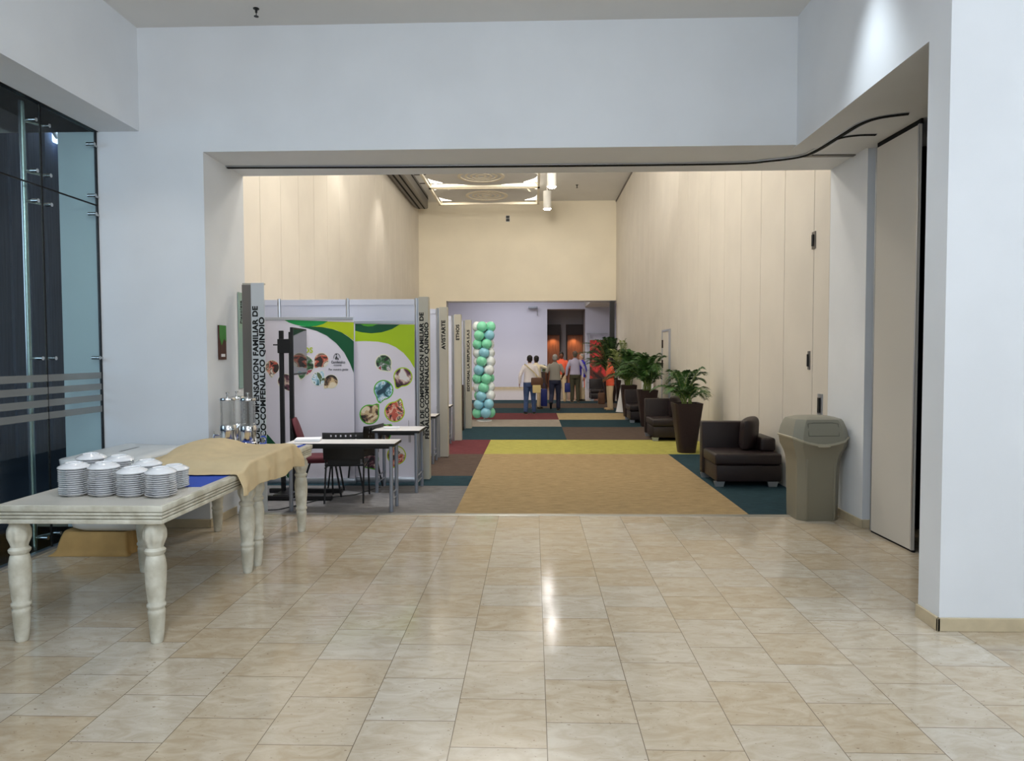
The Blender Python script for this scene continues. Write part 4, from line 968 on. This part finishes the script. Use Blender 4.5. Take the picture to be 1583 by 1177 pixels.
# cable on the floor
o = MB().tube([(-3.0, 7.62, .012), (-2.85, 7.66, .012), (-2.7, 7.9, .012), (-2.5, 8.3, .012), (-2.2, 8.5, .012), (-2.0, 9.0, .012)], .006, 6).build('power_cable', 'cord', None, 60); tag(o, 'thin dark cable lying on the carpet under the nearest desk', 'cable')

# ------------------------------------------------------------------ balloon column
bc = thing('balloon_column', 'twisted column of mint, sky blue and pearl balloons beyond the booths', 'balloon column', (-1.27, 18.0, 0))
MB().lathe([(.015, 0), (.015, 2.5)], 10).build('pole', 'alu', bc, 40); MB().lathe([(.20, .0), (.20, .03), (.02, .05)], 24).build('base_plate', 'paper', bc, 40)
proto = {}
BP = [(.001, -.178), (.012, -.176), (.008, -.165), (.03, -.15), (.075, -.115), (.115, -.06), (.138, 0), (.138, .04), (.120, .085), (.08, .12), (.035, .138), (.001, .141)]
cols = ['bal_green', 'bal_white', 'bal_blue', 'bal_white', 'bal_green', 'bal_green', 'bal_blue', 'bal_white']
for lv in range(11):
    for k in range(4):
        a = k*PI/2+lv*.42+.3; m = cols[(k*2+(lv//2)+(lv*k) % 3) % 8]; z = .22+lv*.222+.02*math.sin(k*3)
        if m not in proto: proto[m] = MB().lathe([(r, q) for r, q in BP], 20, cap=False).build('balloon', m, bc, 80); o = proto[m]
        else: o = proto[m].copy(); C.objects.link(o); o.parent = bc
        rr = .155+.02*math.sin(lv*5+k)
        o.location = (rr*math.cos(a), rr*math.sin(a), z); o.rotation_euler = (0, PI/2, a)

# ------------------------------------------------------------------ people
def limb(mb, pts, rs, n=14, sub=5):
    P = [Vector(p) for p in pts]; Q = []; R = []
    for i in range(len(P)-1):
        p0 = P[max(i-1, 0)]; p1 = P[i]; p2 = P[i+1]; p3 = P[min(i+2, len(P)-1)]
        for t in range(sub):
            t /= sub; Q.append(.5*((2*p1)+(p2-p0)*t+(2*p0-5*p1+4*p2-p3)*t*t+(3*p1-p0-3*p2+p3)*t**3)); R.append(rs[i]+(rs[i+1]-rs[i])*t)
    Q.append(P[-1]); R.append(rs[-1]); mb.tube(Q, R, n); mb.ell(Q[0], R[0], R[0], R[0], 12, 8); mb.ell(Q[-1], R[-1], R[-1], R[-1], 12, 8)
def torso(mb, secs, lean=0):
    rs = []
    for z, rx, ry, oy in secs:
        rs.append([Vector((rx*math.copysign(abs(math.cos(a))**.85, math.cos(a)), oy+lean*(z-.9)+ry*math.copysign(abs(math.sin(a))**.85, math.sin(a)), z)) for a in [2*PI*k/24 for k in range(24)]])
    mb.rings(rs)
def hand(mb, w, d, side, curl=.5, palm_n=None):
    """palm and five bent fingers growing from the wrist w along d"""
    w = Vector(w); d = Vector(d).normalized(); n = Vector(palm_n or (-side, 0, 0)); n = (n-d*n.dot(d)).normalized(); b = d.cross(n)
    if b.y*1 < 0: b = -b            # b points to the thumb side (forward)
    M = Matrix((( b.x, n.x, d.x, 0), (b.y, n.y, d.y, 0), (b.z, n.z, d.z, 0), (0, 0, 0, 1)))
    mb.ell(w+d*.045, .040, .016, .052, 12, 8, M)
    for i, (o, L) in enumerate(((.028, .070), (.010, .078), (-.009, .074), (-.027, .058))):
        p0 = w+d*.080+b*o; p1 = p0+(d*math.cos(curl*.5)+n*math.sin(curl*.5))*L*.45; p2 = p1+(d*math.cos(curl*1.4)+n*math.sin(curl*1.4))*L*.32; p3 = p2+(d*math.cos(curl*2.2)+n*math.sin(curl*2.2))*L*.23
        mb.tube([p0-d*.02, p0, p1, p2, p3], [.0095, .0095, .009, .008, .006], 8)
    p0 = w+d*.025+b*.028; p1 = p0+(b*.7+d*.7+n*.2)*.035; p2 = p1+(b*.25+d*.9+n*.35)*.032
    mb.tube([p0-b*.012, p0, p1, p2], [.012, .012, .010, .0075], 8)
REM = lambda v, it=2: [('REMESH', dict(mode='VOXEL', voxel_size=v)), ('SMOOTH', dict(factor=.6, iterations=it))]
def person(label, loc, rot, H, arms, legs, skin, hair, top, bottom, short=False, female=False, head=0, tilt=0, lean=0, shoe='shoe_dark', long_top=False, bun=False, belt=True, hands=True):
    t = thing('person', label, 'person', loc, rot); k = H/1.72; t.scale = (k, k, k)
    hy = lambda z: lean*(z-.9)
    sh = .150 if female else .168; wst = .118 if female else .145; hip = .175 if female else .165
    S = {s_: Vector((s_*sh, hy(1.385), 1.385)) for s_ in (-1, 1)}; Hp = {s_: Vector((s_*.09, 0, .90)) for s_ in (-1, 1)}
    b = MB()
    torso(b, [(.80, .10, .09, 0), (.88, hip*.93, .105, -.01), (.98, hip*.9, .105, 0), (1.08, wst*.95, .095, .01), (1.22, .140, .105, .01), (1.33, .150, .105, .0), (1.39, .145, .085, -.005), (1.44, .09, .065, -.01), (1.465, .06, .055, -.01)], lean)
    limb(b, [(0, hy(1.43)-.01, 1.43), (0, hy(1.52)+.005, 1.54)], [.056, .052])
    HM = Matrix.Translation((0, hy(1.55), 1.53)) @ Matrix.Rotation(head, 4, 'Z') @ Matrix.Rotation(tilt, 4, 'X')
    hp = lambda x, y, z: HM @ Vector((x, y, z-1.53))
    HR = HM.to_3x3().to_4x4()
    b.ell(hp(0, .0, 1.615), .074, .092, .100, 20, 14, HR); b.ell(hp(0, .028, 1.55), .054, .062, .058, 16, 10, HR)
    b.ell(hp(0, .098, 1.585), .013, .020, .024, 10, 8, HR); b.ell(hp(0, .088, 1.545), .024, .012, .010, 10, 8, HR); b.ell(hp(0, .078, 1.512), .022, .018, .016, 10, 8, HR)
    for s_ in (-1, 1): b.ell(hp(s_*.077, -.005, 1.59), .010, .020, .032, 8, 8, HR)
    for s_ in (-1, 1):
        e, w_ = Vector(arms[s_][0]), Vector(arms[s_][1])
        limb(b, [S[s_], S[s_].lerp(e, .5), e, e.lerp(w_, .35), w_], [.052, .045, .036, .038, .026])
        if hands: hand(b, w_, (w_-e).normalized()+Vector((0, .05, -.15)), s_, .55)
        kn, an = Vector(legs[s_][0]), Vector(legs[s_][1])
        limb(b, [Hp[s_], Hp[s_].lerp(kn, .5), kn, kn.lerp(an, .35)+Vector((0, -.015, 0)), an], [.088, .076, .054, .055, .036])
    evaluated('body', b, REM(.0085, 3), skin, t)
    # eyes and lips
    for s_ in (-1, 1): MB().ell(hp(s_*.030, .084, 1.607), .010, .006, .006, 10, 8, HR).build('eye', 'eye', t, 60)
    MB().ell(hp(0, .098, 1.545), .020, .006, .005, 10, 6, HR).build('lips', 'lip', t, 60)
    h = MB(); h.ell(hp(0, -.020, 1.640), .084, .096, .090, 20, 14, HR); h.ell(hp(0, -.045, 1.59), .074, .062, .075, 16, 10, HR)
    if bun: h.ell(hp(0, -.125, 1.60), .045, .05, .05, 12, 8, HR); h.ell(hp(0, -.14, 1.54), .03, .035, .07, 12, 8, HR)
    evaluated('hair', h, REM(.009, 2), hair, t)
    # top
    c = MB(); bot = .80 if long_top else .93
    torso(c, [(bot, hip+.018, .125, -.005), (.98, hip+.012, .125, 0), (1.06, wst+.022, .122, .01), (1.20, .158, .125, .012), (1.32, .166, .122, .002), (1.395, .158, .100, -.005), (1.445, .100, .078, -.01), (1.468, .070, .066, -.01)], lean)
    for s_ in (-1, 1):
        e, w_ = Vector(arms[s_][0]), Vector(arms[s_][1])
        if short: limb(c, [S[s_], S[s_].lerp(e, .4), S[s_].lerp(e, .78)], [.056, .060, .060])
        else: limb(c, [S[s_], S[s_].lerp(e, .5), e, e.lerp(w_, .5), e.lerp(w_, .93)], [.056, .056, .052, .048, .038])
    evaluated('shirt', c, REM(.010, 3), top, t)
    MB().rings([[Vector((.060*r_*math.cos(a), hy(1.47)-.008+.058*r_*math.sin(a), z)) for a in [2*PI*q/18 for q in range(18)]] for r_, z in ((1.2, 1.455), (1.08, 1.495), (1.0, 1.49), (1.0, 1.455))]).build('collar', top, t, 60)
    # trousers
    c = MB(); torso(c, [(.80, hip-.01, .115, -.005), (.88, hip+.008, .122, -.012), (.96, hip+.004, .116, 0), (1.01, hip-.012, .112, .003)])
    for s_ in (-1, 1):
        kn, an = Vector(legs[s_][0]), Vector(legs[s_][1]); an2 = kn.lerp(an, .96)
        limb(c, [Hp[s_], Hp[s_].lerp(kn, .5), kn, kn.lerp(an2, .5), an2], [.100, .092, .074, .070, .064])
    evaluated('trousers', c, REM(.010, 3), bottom, t)
    if belt: torso_b = MB(); torso(torso_b, [(.985, hip+.004, .120, .002), (1.015, hip-.002, .118, .004)]); torso_b.build('belt', 'belt', t, 60)
    for s_ in (-1, 1):
        kn, an = Vector(legs[s_][0]), Vector(legs[s_][1]); lift = an.z > .14
        c = MB()
        if lift: d = Vector((0, .45, -.9)).normalized()
        else: d = Vector((s_*.15, 1, 0)).normalized()
        up = Vector((0, 0, -1)) if not lift else Vector((0, -.9, -.45)).normalized()
        a0 = an+up*.045
        limb(c, [a0-d*.045, a0+d*.05, a0+d*.15], [.040, .042, .032])
        if not lift:
            for v in c.bm.verts: v.co.z = max(v.co.z, .004)
        o = evaluated('shoe', c, REM(.010, 2), shoe, t)
        if not lift: MB().rings([[a0+d*(y_)+Vector((math.cos(0)*x_, 0, 0)) + Vector((0, 0, z_-a0.z)) for x_, y_ in ((-.038, -.08), (.038, -.08), (.044, .06), (.030, .175), (-.030, .175), (-.044, .06))] for z_ in (.0, .016)]).build('sole', 'sole', o)
    return t
STAND = {-1: ((-.10, .01, .48), (-.11, -.01, .08)), 1: ((.10, .01, .48), (.11, -.01, .08))}
HANG = {-1: ((-.25, -.02, 1.12), (-.26, .05, .88)), 1: ((.25, -.02, 1.12), (.26, .05, .88))}
p = at_z(819, 640.5, 0)
w1 = person('man seen from behind in white shirt and blue jeans with brown shoulder bag', p, .12, 1.70, {-1: ((-.28, -.05, 1.14), (-.30, -.02, .90)), 1: ((.24, -.02, 1.12), (.20, .12, .92))},
       {-1: ((-.10, .03, .48), (-.12, -.02, .08)), 1: ((.11, .02, .48), (.13, .03, .08))}, 'skin_tan', 'hair_black', 'shirt_white', 'jeans')
bg = thing('shoulder_bag', 'brown and cream shoulder bag worn by the man in white shirt', 'bag', p, .12)
MB().box(.02, .36, -.20, -.12, .84, 1.06, .03).build('flap', 'bag_brown', bg, 40); MB().box(.06, .30, -.19, -.125, .62, .88, .03).build('pouch', 'bag_cream', bg, 40)
MB().box(.26, .36, -.16, .06, .76, 1.02, .02).build('side_pocket', 'bag_brown', bg, 40)
MB().tube([(.28, -.155, 1.02), (.10, -.15, 1.22), (-.08, -.135, 1.38), (-.15, -.06, 1.45), (-.14, .05, 1.44), (0, .14, 1.2), (.24, .12, .98)], .012, 6).build('strap', 'bag_cream', bg, 60)
p = at_z(829, 632.5, 0)
person('man in cream shirt reaching his arm out, standing behind the white-shirted man', p, -.5, 1.68, {-1: ((-.22, .10, 1.15), (-.12, .25, 1.05)), 1: ((.34, .20, 1.30), (.50, .40, 1.20))}, STAND, 'skin_brown', 'hair_black', 'shirt_cream', 'khaki', head=.9)
p = at_z(858, 634.5, 0)
person('man seen from behind in grey t-shirt and navy trousers, mid-stride', p, -.05, 1.72, {-1: ((-.27, -.06, 1.14), (-.26, .02, .90)), 1: ((.27, .02, 1.14), (.22, .20, 1.02))},
       {-1: ((-.10, -.06, .49), (-.12, -.34, .24)), 1: ((.10, .04, .48), (.10, .0, .08))}, 'skin_brown', 'hair_grey', 'tee_grey', 'navy', short=True)
b2 = thing('blue_bag', 'blue carrier bag hanging from the hand of the man in grey t-shirt', 'bag', p+Vector((-.30, .05, 0)))
MB().box(-.14, .06, -.07, .07, .12, .66, .03).build('bag_body', 'bag_blue', b2, 40); MB().tube([(-.10, 0, .66), (-.04, 0, .84), (.02, 0, .66)], .008).build('handle', 'bag_blue', b2, 60)
p = at_z(868, 620.6, 0)
person('young man in orange polo shirt and khaki trousers looking down by the alcove', p, PI-.15, 1.80, {-1: ((-.26, .0, 1.12), (-.22, .12, .90)), 1: ((.26, .0, 1.12), (.20, .14, .94))}, STAND, 'skin_brown', 'hair_black', 'shirt_orange', 'khaki', short=True, tilt=-.3, shoe='shoe_tan')
p = at_z(889, 622, 0)
person('man seen from behind in lilac-grey shirt and olive trousers', p, .02, 1.83, {-1: ((-.27, -.02, 1.14), (-.29, .03, .90)), 1: ((.29, -.04, 1.16), (.36, .04, .94))},
       {-1: ((-.09, .03, .48), (-.10, .0, .08)), 1: ((.09, .02, .48), (.10, -.05, .08))}, 'skin_tan', 'hair_mix', 'shirt_lilac', 'olive', head=-.1)
p = at_z(899, 620, 0)
person('pale-faced person in blue top and khaki trousers, half hidden behind lilac-shirted man', p, PI*.65, 1.74, HANG, STAND, 'skin_pale', 'hair_grey', 'shirt_blue', 'khaki')
b3 = thing('blue_bag', 'dark blue bag held between the orange polo man and lilac-shirted man', 'bag', at_z(868, 620.6, 0)+Vector((.27, -.12, 0)))
MB().box(-.16, .12, -.06, .06, .34, .68, .03).build('bag_body', 'bag_blue', b3, 40); MB().tube([(-.10, 0, .68), (-.02, 0, .93), (.06, 0, .68)], .008).build('handle', 'bag_blue', b3, 60)
b4 = thing('apron_towel', 'white and orange striped cloth hanging beside the lilac-shirted man', 'cloth', at_z(901, 620, 0)+Vector((0, -.16, 0)))
MB().box(-.06, .10, -.02, .02, .50, 1.20, .015).build('cloth_body', 'shirt_white', b4, 40); MB().box(.03, .06, -.026, -.02, .50, 1.15).build('orange_stripe', 'shirt_orange', b4)
p = at_z(943, 634, 0)
person('woman in orange polo shirt and khaki trousers standing in profile before the palms', p, PI/2+.15, 1.62, {-1: ((-.22, -.08, 1.15), (-.10, .14, 1.02)), 1: ((.22, -.08, 1.15), (.12, .14, 1.00))}, STAND, 'skin_tan', 'hair_black', 'shirt_orange', 'khaki', short=True, female=True, shoe='shoe_tan', bun=True, long_top=True, belt=False)
b5 = thing('handbag', 'dark brown handbag hanging at the side of the woman in orange', 'bag', p+Vector((-.25, .25, 0)))
MB().box(-.10, .12, -.05, .05, .16, .52, .04).build('bag_body', 'bag_brown', b5, 40); MB().tube([(-.06, 0, .52), (.02, 0, .70), (.08, 0, .52)], .01).build('handle', 'bag_brown', b5, 60)
